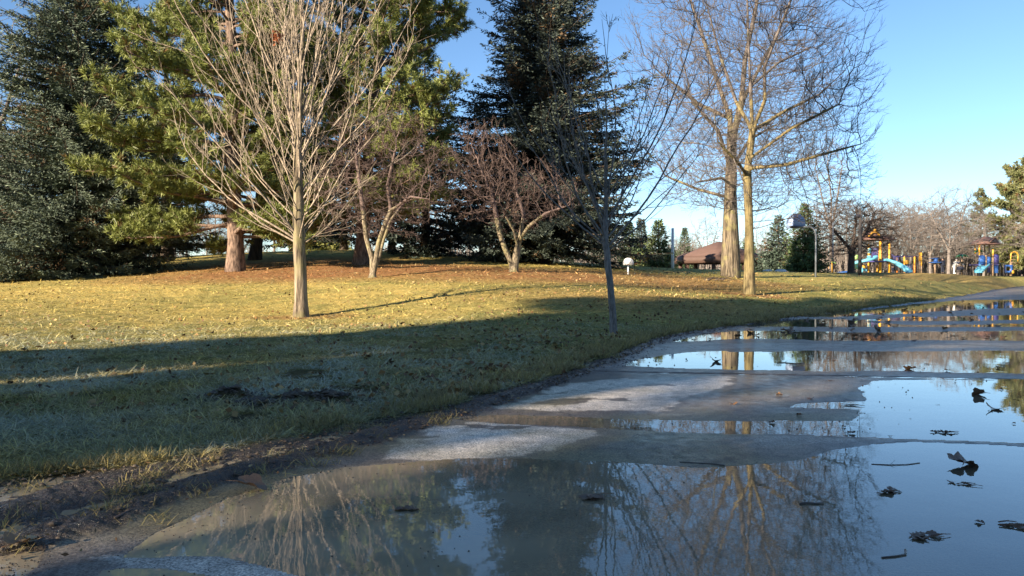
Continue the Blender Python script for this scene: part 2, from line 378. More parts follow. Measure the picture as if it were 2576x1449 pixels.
crk = np.abs(fbm(gx * .9 + 3, gy * .9 + 7, 5, 119)); crk = sstep(.012, .0, crk) * (gy < 14)
stn = sstep(.1, .5, fbm(gx * 5, gy * 7, 5, 121))
CR = CR * (1 - .5 * crk[:, None]) * (1 - .22 * stn[:, None])
CR = np.where((jd < .05)[:, None] & (gy < 12)[:, None], CR * .45 + np.array([.03, .02, .01]), CR)
wetr = 1 - dryness
wb = wv[:, None]; ww = wr[:, None]
C = CL * wb + (1 - wb) * (CR * ww + CM * (1 - ww))

def grid_part(name, mask, mat, kind, **at_):
    ny, nx = GX.shape
    q = mask.reshape(ny, nx); m = q[:-1, :-1]
    i, j = np.nonzero(m); a = i * nx + j
    F = np.stack([a, a + 1, a + nx + 1, a + nx], 1)
    use, inv = np.unique(F, return_inverse=True)
    V = np.stack([gx, gy, Z], 1)[use]
    o = raw_mesh(name, V, [inv.reshape(F.shape)], mat, col=C[use].astype(np.float32), smooth=True, attrs={k: v[use] for k, v in at_.items()})
    o['kind'] = kind; return o

def ground_mat(name, kind):
    m, n, l, b = mat_new(name)
    a = n.new('ShaderNodeAttribute'); a.attribute_name = 'Col'
    tc = n.new('ShaderNodeTexCoord')
    def noise(sc, det=6, ro=.6, mp=None):
        t = n.new('ShaderNodeTexNoise'); t.inputs['Scale'].default_value = sc; t.inputs['Detail'].default_value = det; t.inputs['Roughness'].default_value = ro
        if mp:
            q = n.new('ShaderNodeMapping'); q.inputs['Scale'].default_value = mp; l.new(tc.outputs['Object'], q.inputs[0]); l.new(q.outputs[0], t.inputs[0])
        else: l.new(tc.outputs['Object'], t.inputs[0])
        return t.outputs[0]
    def rng_(src, a0, a1, b0, b1):
        r = n.new('ShaderNodeMapRange'); r.inputs[1].default_value = a0; r.inputs[2].default_value = a1; r.inputs[3].default_value = b0; r.inputs[4].default_value = b1
        l.new(src, r.inputs[0]); return r.outputs[0]
    def mul(col, fac):
        v = n.new('ShaderNodeVectorMath'); v.operation = 'SCALE'; l.new(col, v.inputs[0]); l.new(fac, v.inputs['Scale']); return v.outputs[0]
    bu = n.new('ShaderNodeBump')
    if kind == 'lawn':
        f = noise(60, 6, .7); g = noise(9, 5, .6)
        c = mul(a.outputs['Color'], rng_(f, .3, .7, .45, 1.55)); l.new(mul(c, rng_(g, .3, .7, .8, 1.2)), b.inputs['Base Color'])
        b.inputs['Roughness'].default_value = 1; b.inputs['Specular IOR Level'].default_value = .1
        l.new(f, bu.inputs['Height']); bu.inputs['Strength'].default_value = .9; bu.inputs['Distance'].default_value = .05
    elif kind == 'mud':
        f = noise(35, 8, .65); c = mul(a.outputs['Color'], rng_(f, .3, .7, .6, 1.4)); l.new(c, b.inputs['Base Color'])
        l.new(rng_(f, .35, .65, .14, .6), b.inputs['Roughness']); b.inputs['Specular IOR Level'].default_value = .5
        l.new(f, bu.inputs['Height']); bu.inputs['Strength'].default_value = 1; bu.inputs['Distance'].default_value = .05
    else:
        f = noise(120, 5, .7); g = noise(14, 6, .6)
        c = mul(a.outputs['Color'], rng_(f, .38, .62, .42, 1.58)); l.new(mul(c, rng_(g, .3, .7, .76, 1.24)), b.inputs['Base Color'])
        wa = n.new('ShaderNodeAttribute'); wa.attribute_name = 'wet'
        # a thin film of water where the concrete is soaked
        ms = n.new('ShaderNodeMath'); ms.operation = 'MULTIPLY'; l.new(wa.outputs['Fac'], ms.inputs[0]); l.new(rng_(g, .35, .62, .05, .32), ms.inputs[1])
        l.new(ms.outputs[0], b.inputs['Coat Weight']); b.inputs['Coat Roughness'].default_value = .16; b.inputs['Coat IOR'].default_value = 1.33
        l.new(rng_(wa.outputs['Fac'], 0, 1, .95, .55), b.inputs['Roughness']); l.new(rng_(wa.outputs['Fac'], 0, 1, .1, .35), b.inputs['Specular IOR Level'])
        l.new(f, bu.inputs['Height']); bu.inputs['Strength'].default_value = .6; bu.inputs['Distance'].default_value = .006
    l.new(bu.outputs[0], b.inputs['Normal']); return m
isl = wv > .5; isr = (~isl) & (wr > .5)
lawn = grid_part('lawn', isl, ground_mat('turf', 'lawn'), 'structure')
mud = grid_part('mud_verge', (~isl) & (~isr), ground_mat('wet mud', 'mud'), 'structure')
road = grid_part('road', isr, ground_mat('wet concrete', 'road'), 'structure', wet=wetr)

# water standing on the road
def water_mat():
    m, n, l, b = mat_new('standing water'); n.remove(b)
    gl = n.new('ShaderNodeBsdfGlossy'); gl.inputs['Roughness'].default_value = .0; gl.inputs['Color'].default_value = (1, 1, 1, 1)
    tr = n.new('ShaderNodeBsdfTransparent'); tr.inputs['Color'].default_value = (.90, .88, .82, 1)
    fr = n.new('ShaderNodeFresnel'); fr.inputs['IOR'].default_value = 1.5
    tc = n.new('ShaderNodeTexCoord')
    t = n.new('ShaderNodeTexNoise'); t.inputs['Scale'].default_value = 5; t.inputs['Detail'].default_value = 3; l.new(tc.outputs['Object'], t.inputs[0])
    t2 = n.new('ShaderNodeTexNoise'); t2.inputs['Scale'].default_value = 38; t2.inputs['Detail'].default_value = 2; l.new(tc.outputs['Object'], t2.inputs[0])
    b1 = n.new('ShaderNodeBump'); b1.inputs['Strength'].default_value = .02; b1.inputs['Distance'].default_value = .02; l.new(t.outputs[0], b1.inputs['Height'])
    b2 = n.new('ShaderNodeBump'); b2.inputs['Strength'].default_value = .006; b2.inputs['Distance'].default_value = .01; l.new(t2.outputs[0], b2.inputs['Height']); l.new(b1.outputs[0], b2.inputs['Normal'])
    l.new(b2.outputs[0], gl.inputs['Normal']); l.new(b2.outputs[0], fr.inputs['Normal'])
    # silt hanging in the water: murky to the left, clearing to the right
    df = n.new('ShaderNodeBsdfDiffuse'); df.inputs['Color'].default_value = (.50, .41, .27, 1)
    t3 = n.new('ShaderNodeTexNoise'); t3.inputs['Scale'].default_value = 1.7; t3.inputs['Detail'].default_value = 5; l.new(tc.outputs['Object'], t3.inputs[0])
    sx = n.new('ShaderNodeSeparateXYZ'); l.new(tc.outputs['Object'], sx.inputs[0])
    mr = n.new('ShaderNodeMapRange'); mr.inputs[1].default_value = -1.2; mr.inputs[2].default_value = 1.6; mr.inputs[3].default_value = .95; mr.inputs[4].default_value = .24; l.new(sx.outputs[0], mr.inputs[0])
    mm = n.new('ShaderNodeMath'); mm.operation = 'MULTIPLY'; l.new(mr.outputs[0], mm.inputs[0]); l.new(t3.outputs[0], mm.inputs[1]); m2 = n.new('ShaderNodeMath'); m2.operation = 'MULTIPLY'; m2.inputs[1].default_value = 1.6; l.new(mm.outputs[0], m2.inputs[0])
    mk = n.new('ShaderNodeMixShader'); l.new(m2.outputs[0], mk.inputs[0]); l.new(tr.outputs[0], mk.inputs[1]); l.new(df.outputs[0], mk.inputs[2])
    mx = n.new('ShaderNodeMixShader'); l.new(fr.outputs[0], mx.inputs[0]); l.new(mk.outputs[0], mx.inputs[1]); l.new(gl.outputs[0], mx.inputs[2])
    l.new(mx.outputs[0], n['Material Output'].inputs[0]); return m
ys = np.concatenate([np.linspace(-6, 8, 40), np.linspace(8.5, 31, 30)])
Vw = []
for y in ys:
    x0 = float(grass_x(np.array(y))) + .02 * 0 - .3; x1 = 6 + max(y, 0) * 1.1
    for k in range(9): Vw.append((x0 + (x1 - x0) * k / 8, y, 0.0))
Fw = [[i * 9 + j, i * 9 + j + 1, (i + 1) * 9 + j + 1, (i + 1) * 9 + j] for i in range(len(ys) - 1) for j in range(8)]
water = raw_mesh('water', Vw, [np.array(Fw)], water_mat()); water['kind'] = 'structure'

def ground_z(x, y):
    a = np.atleast_1d(np.asarray(x, float)); b_ = np.atleast_1d(np.asarray(y, float))
    return float(lawn_z(a, b_)[0])
# ------------------------------------------------------------ bare trees
def unit(v): return v / (np.linalg.norm(v, axis=-1, keepdims=True) + 1e-9)
class Tubes:                                  # polylines grouped by length, built in one go
    def __init__(s): s.g = {}
    def add(s, pts, r):
        k = len(pts); s.g.setdefault(k, [[], []]); s.g[k][0].append(pts); s.g[k][1].append(r)
    def build(s, name, mat, parent, sides=5, smooth=True, origin=(0, 0, 0)):
        VV = []; FF = []; n = 0
        for k, (P, Rr) in s.g.items():
            P = np.array(P, float) - np.array(origin); Rr = np.array(Rr, float)
            big = Rr.max(axis=1) > .03
            for msk, sd in ((big, max(sides, 7)), (~big, 3)):
                if not msk.any(): continue
                V, F = tube_arrays(P[msk], Rr[msk], sd); VV.append(V); FF.append(F + n); n += len(V)
        return raw_mesh(name, np.vstack(VV), [np.vstack(FF)], mat, parent, smooth=smooth)

def space_col(chains, attr, step=.3, infl=2.5, kill=.6, iters=120, trop=(0, 0, .08), jit=.12, seed=1, maxn=9000):
    g = np.random.default_rng(seed)
    pos = []; par = []
    for ch in chains:                          # each chain a list of points; the first may be shared
        prev = -1
        for i, p in enumerate(ch):
            p = np.array(p, float)
            if i == 0:
                if pos:
                    d = np.linalg.norm(np.array(pos) - p, axis=1); k = int(d.argmin())
                    if d[k] < .05: prev = k; continue
                pos.append(p); par.append(-1 if not pos[:-1] else 0); prev = len(pos) - 1; continue
            q = pos[prev]; m = max(1, int(round(np.linalg.norm(p - q) / step)))
            for j in range(1, m + 1):
                pos.append(q + (p - q) * j / m); par.append(prev); prev = len(pos) - 1
    n0 = len(pos); pos = np.array(pos); par = list(par)
    nd = np.full(len(attr), 1e9); ni = np.zeros(len(attr), int); start = 0; alive = np.ones(len(attr), bool)
    for it in range(iters):
        new = pos[start:]
        if len(new) == 0: break
        A = attr[alive]
        D = np.linalg.norm(A[:, None] - new[None], axis=2); k = D.argmin(1); dm = D[np.arange(len(A)), k]
        idx = np.nonzero(alive)[0]; better = dm < nd[idx]
        nd[idx[better]] = dm[better]; ni[idx[better]] = k[better] + start
        alive &= ~(nd < kill)
        start = len(pos)
        idx = np.nonzero(alive & (nd < (infl if it > 3 else infl * 2)))[0]
        if len(idx) == 0 or len(pos) > maxn: break
        dirs = unit(attr[idx] - pos[ni[idx]])
        acc = np.zeros((len(pos), 3)); np.add.at(acc, ni[idx], dirs)
        nodes = np.unique(ni[idx])
        d = unit(unit(acc[nodes]) + np.array(trop) + g.normal(0, jit, (len(nodes), 3)))
        pn = pos[nodes] + d * step
        pos = np.vstack([pos, pn]); par.extend(nodes.tolist())
    par = np.array(par); return pos, par, n0

def pipe(pos, par, r_tip, expo=2.4):
    n = len(pos); s = np.zeros(n); cnt = np.zeros(n, int)
    for i in range(n):
        if par[i] >= 0: cnt[par[i]] += 1
    for i in range(n - 1, -1, -1):
        if s[i] == 0: s[i] = r_tip ** expo
        if par[i] >= 0: s[par[i]] += s[i]
    return s ** (1 / expo), cnt

def sc_tree(name, chains, attr, label, cat, mat, group=None, r_tip=.006, r_base=.3, step=.3, kill=.6, infl=2.5, twig=.4, ntw=3, trunk_h=3.0, seed=1, iters=120, flare=1.5,
            trop=(0, 0, .08), jit=.12, mat_crown=None, expo=2.4, seeds=False, fine=False, rtw=.0045, maxn=9000):
    g = np.random.default_rng(seed + 5)
    base = np.array(chains[0][0], float)
    root = empty(name, tuple(base), label, cat, group)
    pos, par, n0 = space_col(chains, attr, step, infl, kill, iters, trop, jit, seed, maxn)
    rad, cnt = pipe(pos, par, r_tip, expo)
    f = r_base / rad[0]; k = math.log(f) / math.log(max(rad[0] / r_tip, 1.01)) if f > 0 else 0
    rad = rad * (rad / r_tip) ** k              # tips keep their size, the base gets r_base
    # crooked: nudge the outer nodes
    pos[n0:] += g.normal(0, step * .07, (len(pos) - n0, 3))
    for _ in range(3):                         # ease the zigzag of the outer limbs
        cs = np.zeros_like(pos); cc_ = np.zeros(len(pos)); ok = par >= 0; np.add.at(cs, par[ok], pos[ok]); np.add.at(cc_, par[ok], 1)
        m_ = (np.arange(len(pos)) >= n0) & (cc_ > 0); pos[m_] = .5 * pos[m_] + .25 * pos[par[m_]] + .25 * cs[m_] / cc_[m_][:, None]
    h = pos[:, 2] - base[2]
    rad = rad * (1 + (flare - 1) * np.exp(-h / (r_base * 1.1)))
    ch = np.nonzero(par >= 0)[0]
    tk = Tubes(); cr = Tubes()
    rr = np.minimum(rad[par], rad * 1.25 + .002)
    for i in ch:
        p = pos[par[i]]; q = pos[i]; e = (q - p) * .06
        T = tk if (i < n0 and h[i] < trunk_h * 1.0) else cr
        T.add([p - e, (p + q) / 2, q + e], [rr[i] if i >= n0 else rad[par[i]], (rr[i] + rad[i]) / 2 if i >= n0 else (rad[par[i]] + rad[i]) / 2, rad[i]])
    tips = np.nonzero((cnt == 0) | ((rad < r_tip * 2.6) & (g.random(len(pos)) < .75)))[0]
    tips = tips[tips >= n0]
    for i in tips:
        d = unit(pos[i] - pos[par[i]])
        if fine:
            out = unit((pos[i] - base) * [1, 1, .15]); d0 = unit(d * .8 + out * .5 + g.normal(0, .22, 3) + [0, 0, .3]); L = twig * g.uniform(.6, 1.25); P4 = [pos[i]]
            for q in range(4): d0 = unit(d0 + g.normal(0, .12, 3) + [0, 0, .10]); P4.append(P4[-1] + d0 * L / 4)
            cr.add(P4, [rtw * 1.25, rtw * 1.1, rtw, rtw * .8, rtw * .55])
            for q in range(ntw):
                k_ = int(g.integers(0, 4)); f_ = g.random(); p0 = P4[k_] * (1 - f_) + P4[k_ + 1] * f_; dd = unit(unit(P4[k_ + 1] - P4[k_]) + unit(g.normal(0, 1, 3)) * .75 + [0, 0, .15]); l_ = L * g.uniform(.25, .5)
                p1 = p0 + dd * l_ * .5; p2 = p1 + unit(dd + g.normal(0, .2, 3) + [0, 0, .15]) * l_ * .5; cr.add([p0, p1, p2], [rtw * .9, rtw * .75, rtw * .5])
            continue
        for _ in range(ntw):
            dd = unit(d + g.normal(0, .55, 3) + np.array([0, 0, .15])); L = twig * g.uniform(.5, 1.2)
            p0 = pos[i]; p1 = p0 + dd * L * .5; p2 = p1 + unit(dd + g.normal(0, .35, 3) + [0, 0, .12]) * L * .5
            cr.add([p0, p1, p2], [rtw, rtw * .8, rtw * .5])
            if g.random() < .6:
                q = p1 + unit(dd + g.normal(0, .7, 3)) * L * .35; cr.add([p1, (p1 + q) / 2 + g.normal(0, .01, 3), q], [rtw * .8, rtw * .7, rtw * .5])
    tk.build('trunk', mat, root, 14, origin=base); cr.build('crown', mat_crown or mat, root, 6, origin=base)
    return root, pos, rad

def ell(c, r, n, seed, shell=.55, zmin=None):
    g = np.random.default_rng(seed); v = unit(g.normal(0, 1, (n * 3, 3))); q = (shell ** 3 + (1 - shell ** 3) * g.random(n * 3)) ** (1 / 3)
    p = v * q[:, None] * np.array(r) * (1 + .12 * np.sin(v[:, :1] * 7 + v[:, 1:2] * 5)) + np.array(c)
    if zmin is not None: p = p[p[:, 2] > zmin]
    return p[:n]

# limbs that grow outward and curve up (young maples)
def limb_tree(name, base, label, cat, mat, mat_crown, trunk_pts, trunk_r, limbs, seed=1, group=None, lv2=9, lv3=6, tw=.006, up=.5, wig=.04, ang2=38, flare=1.5, thin=.62):
    g = np.random.default_rng(seed); base = np.array(base, float)
    root = empty(name, tuple(base), label, cat, group)
    tk = Tubes(); cr = Tubes(); ends = []
    P = np.array(trunk_pts, float); tr = np.array(trunk_r, float)
    # resample the trunk
    t = np.concatenate([[0], np.cumsum(np.linalg.norm(np.diff(P, axis=0), axis=1))]); tt = np.linspace(0, t[-1], 22)
    P = np.stack([np.interp(tt, t, P[:, i]) for i in range(3)], 1); tr = np.interp(tt, t, tr)
    P[2:-1] += g.normal(0, .006, (19, 3)); hh = P[:, 2] - P[0, 2]; tr = tr * (1 + (flare - 1) * np.exp(-hh / (tr[0] * 1.6)))
    tk.add(P, tr)
    def curve(p, d, L, n, upc, wg):
        pts = [p]; q = np.array(p)
        for i in range(n):
            d = unit(d + np.array([0, 0, upc / n]) + g.normal(0, wg, 3)); q = q + d * L / n; pts.append(q)
        return np.array(pts)
    def tan(pts, i): return unit(pts[min(i + 1, len(pts) - 1)] - pts[max(i - 1, 0)])
    def side(d):
        a = unit(np.cross(d, g.normal(0, 1, 3))); return a
    for (h, az, inc, L, r) in limbs:
        zi = np.interp(h, hh, np.arange(len(hh))); i0 = int(zi); f = zi - i0; i1 = min(i0 + 1, len(P) - 1)
        p = P[i0] * (1 - f) + P[i1] * f
        d = np.array([math.sin(inc) * math.cos(az), math.sin(inc) * math.sin(az), math.cos(inc)])
        n = 11; pts = curve(p, d, L, n, up, wig); s = np.linspace(0, 1, n + 1)
        rr = r * (1 - s) ** .8 * .92 + tw * .9
        cr.add(pts, rr); ends.append(pts)
        m2 = max(3, int(lv2 * L / 4))
        for k in range(m2):
            u = g.uniform(.12, .97); i = int(u * n); ti = tan(pts, i); pp = pts[i] + (pts[min(i + 1, n)] - pts[i]) * (u * n - i)
            a = R(g.uniform(ang2 * .6, ang2 * 1.2)); dd = unit(ti * math.cos(a) + side(ti) * math.sin(a) + np.array([0, 0, .15]))
            L2 = L * (1 - u * .75) * g.uniform(.25, .55); r2 = max(tw, (r * (1 - u) ** .8) * g.uniform(.35, thin))
            p2 = curve(pp, dd, L2, 6, up * .7, wig * 1.4); s2 = np.linspace(0, 1, 7); cr.add(p2, r2 * (1 - s2) * .9 + tw * .75)
            for q in range(max(2, int(lv3 * L2 / 1.2))):
                u3 = g.uniform(.15, 1); i3 = min(int(u3 * 6), 5); t3 = tan(p2, i3); a = R(g.uniform(22, 50))
                d3 = unit(t3 * math.cos(a) + side(t3) * math.sin(a)); L3 = g.uniform(.2, .55) * min(1, .3 + L2 * .6)
                p3 = curve(p2[i3] + (p2[i3 + 1] - p2[i3]) * (u3 * 6 - i3), d3, L3, 3, up * .3, wig * 2); cr.add(p3, [tw * .8, tw * .7, tw * .6, tw * .4])
                if g.random() < .5:
                    d4 = unit(d3 + g.normal(0, .5, 3)); p4 = curve(p3[1], d4, L3 * .6, 2, .1, .05); cr.add(p4, [tw * .65, tw * .5, tw * .35])
    tk.build('trunk', mat, root, 16, origin=base); cr.build('crown', mat_crown, root, 6, origin=base)
    return root, ends

# ------------------------------------------------------------ conifers
def sprays(P, d, L, W, g, up=None):
    """a pointed leaf-like quad per point, lying along d"""
    n = len(P); s = unit(np.cross(d, unit(g.normal(0, 1, (n, 3))))); L = np.broadcast_to(L, n)[:, None]; W = np.broadcast_to(W, n)[:, None]
    nn = np.cross(d, s)
    V = np.stack([P, P + d * L * .45 + s * W * .5 + nn * W * .12, P + d * L, P + d * L * .45 - s * W * .5 + nn * W * .12], 1).reshape(-1, 3)
    F = (np.arange(n) * 4)[:, None] + np.array([0, 1, 2, 3])[None]
    return V, F
def spruce(name, base, H, rmax, label, group=None, seed=1, mat=None, matw=None, tone=(.05, .085, .062), tip=(.10, .16, .125), dz=.27, nb=8, zskirt=.0, spL=.13, spW=.045, sp=.09, power=.85,
           dens=1.0, trunk_r=.2, lump=.25, droop=.35, gone=.06, cat='spruce tree', cut=0.0):
    g = np.random.default_rng(seed); base = np.array(base, float); root = empty(name, tuple(base), label, cat, group)
    PP = []; DD = []; BR = Tubes(); cl = []; LL = []
    z = .25 + zskirt
    ph = g.uniform(0, 6)
    while z < H * .985:
        t = z / H; rz = rmax * (1 - t) ** power * (1 if t > .14 else .66 + 2.43 * t)
        m = max(4, int(nb * (.45 + .55 * (1 - t))))
        for k in range(m):
            az = (k + g.uniform(-.35, .35)) * 2 * math.pi / m + z * 2.4
            lmp = 1 + lump * (math.sin(az * 2 + z * .9 + ph) * .5 + math.sin(az * 3 - z * 1.7 + ph * 2) * .5)
            if g.random() < gone: continue
            L = max(.15, rz * lmp * g.uniform(.8, 1.12)); n = 9; u = np.linspace(0, 1, n)
            incl = .28 - droop * (1 - t) * 1.1
            zz = z + L * (incl * u - droop * .35 * u ** 2 * (1 - t * .7) * 1.2 + .34 * u ** 3 * .8) + g.uniform(-.08, .08)
            ax = np.array([math.cos(az), math.sin(az)]); sx = np.array([-ax[1], ax[0]])
            bow = g.normal(0, .08) * L
            pts = np.stack([ax[0] * u * L + sx[0] * bow * u ** 2, ax[1] * u * L + sx[1] * bow * u ** 2, zz], 1)
            BR.add(pts[::2], np.linspace(.018 + .010 * L, .004, 5))
            nbk = max(3, int(L / (sp * 1.25) * dens)); uu = np.sort(g.uniform(.12, 1, nbk)); tb = np.array([pts[min(int(a * 8), 7)] + (pts[min(int(a * 8) + 1, 8)] - pts[min(int(a * 8), 7)]) * (a * 8 - min(int(a * 8), 7)) for a in uu])
            fw = unit(pts[-1] - pts[0]); sd = np.array([sx[0], sx[1], 0])
            for sg in (-1, 1):
                bl = (1 - uu) * L * .42 + .10; bl = np.minimum(bl, .75) * g.uniform(.6, 1.15, nbk)
                bd = unit(fw * g.uniform(.5, .9, (nbk, 1)) + sd * sg * g.uniform(.6, 1, (nbk, 1)) + np.stack([np.zeros(nbk)] * 2 + [g.uniform(-.45, .12, nbk)], 1))
                ms = np.maximum(1, (bl / sp).astype(int)); M = ms.max()
                for q in range(M):
                    ok = ms > q; f = (q + .6) / ms[ok]
                    pb = tb[ok] + bd[ok] * (bl[ok] * f)[:, None] + np.array([0, 0, 1]) * (-.10 * (bl[ok] * f) ** 2 * 1.0)[:, None]
                    PP.append(pb); DD.append(unit(bd[ok] + g.normal(0, .26, (ok.sum(), 3)) + [0, 0, .06])); cl.append(np.clip(f * .5 + uu[ok] * .5, 0, 1)); LL.append(np.full(ok.sum(), 1.0 - .25 * (1 - t) * 0))
                    PP.append(pb); DD.append(unit(bd[ok] * .6 + g.normal(0, .40, (ok.sum(), 3)))); cl.append(np.clip(f * .4 + uu[ok] * .4, 0, 1)); LL.append(np.full(ok.sum(), .85))
        z += dz * g.uniform(.8, 1.2) * (1 if t < .7 else .75)
    P = np.vstack(PP); D = np.vstack(DD); c = np.concatenate(cl); L = np.concatenate(LL)
    P += g.normal(0, .02, P.shape)
    V, F = sprays(P, D, L * spL * g.uniform(.7, 1.3, len(P)), spW * g.uniform(.8, 1.2, len(P)), g)
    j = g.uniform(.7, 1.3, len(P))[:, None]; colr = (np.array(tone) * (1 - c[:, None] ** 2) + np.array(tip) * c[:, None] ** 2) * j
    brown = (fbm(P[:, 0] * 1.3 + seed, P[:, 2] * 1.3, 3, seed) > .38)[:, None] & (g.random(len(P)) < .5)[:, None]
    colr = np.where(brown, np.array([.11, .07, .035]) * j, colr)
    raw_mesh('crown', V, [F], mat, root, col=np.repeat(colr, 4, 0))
    tb = Tubes(); zz = np.linspace(-.15, H * .97, 12)
    tb.add(np.stack([.02 * np.sin(zz), .02 * np.cos(zz), zz], 1), trunk_r * (1 - zz / H) ** .9 * (1 + .5 * np.exp(-np.clip(zz, 0, 9) * 3)) + .008)
    o = tb.build('trunk', matw, root, 12); b2 = BR.build('bough', matw, root, 5); b2.name = 'branches'
    return root

def pine(name, base, H, label, env, group=None, seed=1, mat=None, matw=None, z0=2.0, nl=70, trunk_r=.28, lean=(0, 0), K=15, nlen=.13, nw=.012, tone=(.075, .105, .035), tip=(.15, .19, .06), tuftsp=.16, sub=9, gap=.0, cat='pine tree', pad=None):
    g = np.random.default_rng(seed); base = np.array(base, float); root = empty(name, tuple(base), label, cat, group)
    BR = Tubes(); T = []; TD = []
    tl = lambda z: np.array([lean[0] * z / H, lean[1] * z / H, z])
    hs = np.linspace(z0, H * .98, nl) + g.uniform(-.15, .15, nl)
    for k, z in enumerate(hs):
        az = k * 2.4 + g.uniform(-.5, .5); t = z / H
        L = env(z, az) * g.uniform(.78, 1.1)
        if L < .2 or g.random() < gap: continue
        n = 8; inc = g.uniform(-.08, .22) + .5 * t; d = np.array([math.cos(az) * math.cos(inc), math.sin(az) * math.cos(inc), math.sin(inc)])
        pts = [tl(z)]
        for i in range(n):
            d = unit(d + g.normal(0, .10, 3) + np.array([0, 0, (-.05 if i < 4 else .10)])); pts.append(pts[-1] + d * L / n)
        pts = np.array(pts); BR.add(pts, np.linspace(.03 + .012 * L, .01, n + 1))
        m = max(4, int(sub * L / 2.2))
        for q in range(m):
            u = g.uniform(.28, 1); i = min(int(u * n), n - 1); p = pts[i] + (pts[i + 1] - pts[i]) * (u * n - i)
            ti = unit(pts[i + 1] - pts[i]); sdv = unit(np.cross(ti, [0, 0, 1])) * g.choice([-1, 1])
            d2 = unit(ti * g.uniform(.3, .9) + sdv * g.uniform(.3, 1) + np.array([0, 0, g.uniform(-.1, .55)])); L2 = g.uniform(.35, .95) * min(1.0, .35 + L * .25)
            p2 = [p]
            for i in range(4): d2 = unit(d2 + g.normal(0, .15, 3) + np.array([0, 0, .10])); p2.append(p2[-1] + d2 * L2 / 4)
            p2 = np.array(p2); BR.add(p2, np.linspace(.014, .006, 5))
            for s3 in range(max(3, int(L2 / tuftsp * 1.9))):
                u3 = g.uniform(.25, 1); i3 = min(int(u3 * 4), 3); p3 = p2[i3] + (p2[i3 + 1] - p2[i3]) * (u3 * 4 - i3)
                d3 = unit(p2[i3 + 1] - p2[i3] + g.normal(0, .25, 3) * L2 + np.array([0, 0, .04])); q3 = unit(d3 + g.normal(0, .6, 3)); l3 = g.uniform(.05, .22)
                T.append(p3 + q3 * l3); TD.append(unit(q3 + np.array([0, 0, .35])))
    T = np.array(T); TD = np.array(TD); N = len(T)
    # each tuft: K needle bundles in a brush
    P = np.repeat(T, K, 0) - np.repeat(TD, K, 0) * g.uniform(0, .10, (N * K, 1)); a = np.repeat(TD, K, 0)
    nd = unit(a * g.uniform(.15, 1.0, (N * K, 1)) + unit(g.normal(0, 1, (N * K, 3))) * g.uniform(.3, .95, (N * K, 1)))
    s = unit(np.cross(nd, g.normal(0, 1, (N * K, 3)))) * nw; L = nlen * g.uniform(.7, 1.2, (N * K, 1))
    V = np.stack([P - s, P + s, P + nd * L + s * .3, P + nd * L - s * .3], 1).reshape(-1, 3); F = (np.arange(N * K) * 4)[:, None] + np.arange(4)[None]
    tj = g.uniform(0, 1, (N, 1)); cc = np.array(tone) * (1 - tj) + np.array(tip) * tj
    br = (g.random(N) < .05)[:, None]; cc = np.where(br, np.array([.16, .10, .04]), cc)
    cc = np.repeat(cc, K, 0) * g.uniform(.8, 1.25, (N * K, 1))
    raw_mesh('crown', V, [F], mat, root, col=np.repeat(cc, 4, 0))
    tb = Tubes(); zz = np.linspace(-.2, H * .97, 16)
    tb.add(np.array([tl(max(z, 0)) + [.04 * math.sin(z), .03 * math.cos(z * 1.3), min(z, 0)] for z in zz]), trunk_r * (1 - np.clip(zz, 0, H) / H) ** .8 * (1 + .35 * np.exp(-np.clip(zz, 0, 9) * 3)) + .01)
    tb.build('trunk', matw, root, 14); BR.build('branches', matw, root, 5)
    return root

M_needle = vcol('spruce needles', .6, .3); M_pine = vcol('pine needles', .5, .35, trans=.15)
M_dkbark = bark('dark bark', (.030, .024, .020), (.095, .075, .058)); M_pinebark = bark('pine bark', (.06, .042, .034), (.24, .17, .13), scale=14, zs=.25, bump=1, dist=.04)
M_maplebark = bark('maple bark', (.05, .04, .028), (.26, .21, .155), (.19, .17, .085), .45, scale=16, zs=.10, bump=1, dist=.03)
M_maplecrown = bark('maple limbs', (.14, .115, .09), (.35, .29, .23), scale=20, zs=.5, bump=.3)
M_sapling = bark('sapling bark', (.10, .095, .09), (.20, .19, .18), scale=40, zs=.3, bump=.4)
M_twinA = bark('furrowed bark', (.045, .037, .027), (.19, .155, .11), (.22, .20, .09), .25, scale=13, zs=.10, bump=1, dist=.05)
M_twinB = bark('lichen bark', (.055, .044, .026), (.225, .178, .095), (.22, .18, .085), .7, scale=18, zs=.12, bump=1, dist=.04)
M_twcrown = bark('grey limbs', (.055, .048, .046), (.14, .12, .108), (.16, .15, .09), .1, scale=12, zs=.5, bump=.3)
M_crab = bark('crab apple bark', (.08, .065, .045), (.24, .20, .14), (.22, .20, .10), .4, scale=24, zs=.3, bump=.8)
M_crabtw = bark('reddish twigs', (.065, .046, .042), (.15, .11, .10), scale=12, zs=1, bump=0)
M_fartw = bark('distant twigs', (.12, .104, .096), (.20, .175, .16), scale=4, zs=1, bump=0)
M_fartwd = bark('dark twigs', (.035, .028, .025), (.09, .07, .06), scale=4, zs=1, bump=0)

def zg(x, y, sink=.03): return ground_z(x, y) - sink
def gpt(px, D):
    x = (px - 1288) / FPX * D; return np.array([x, D, zg(x, D)])
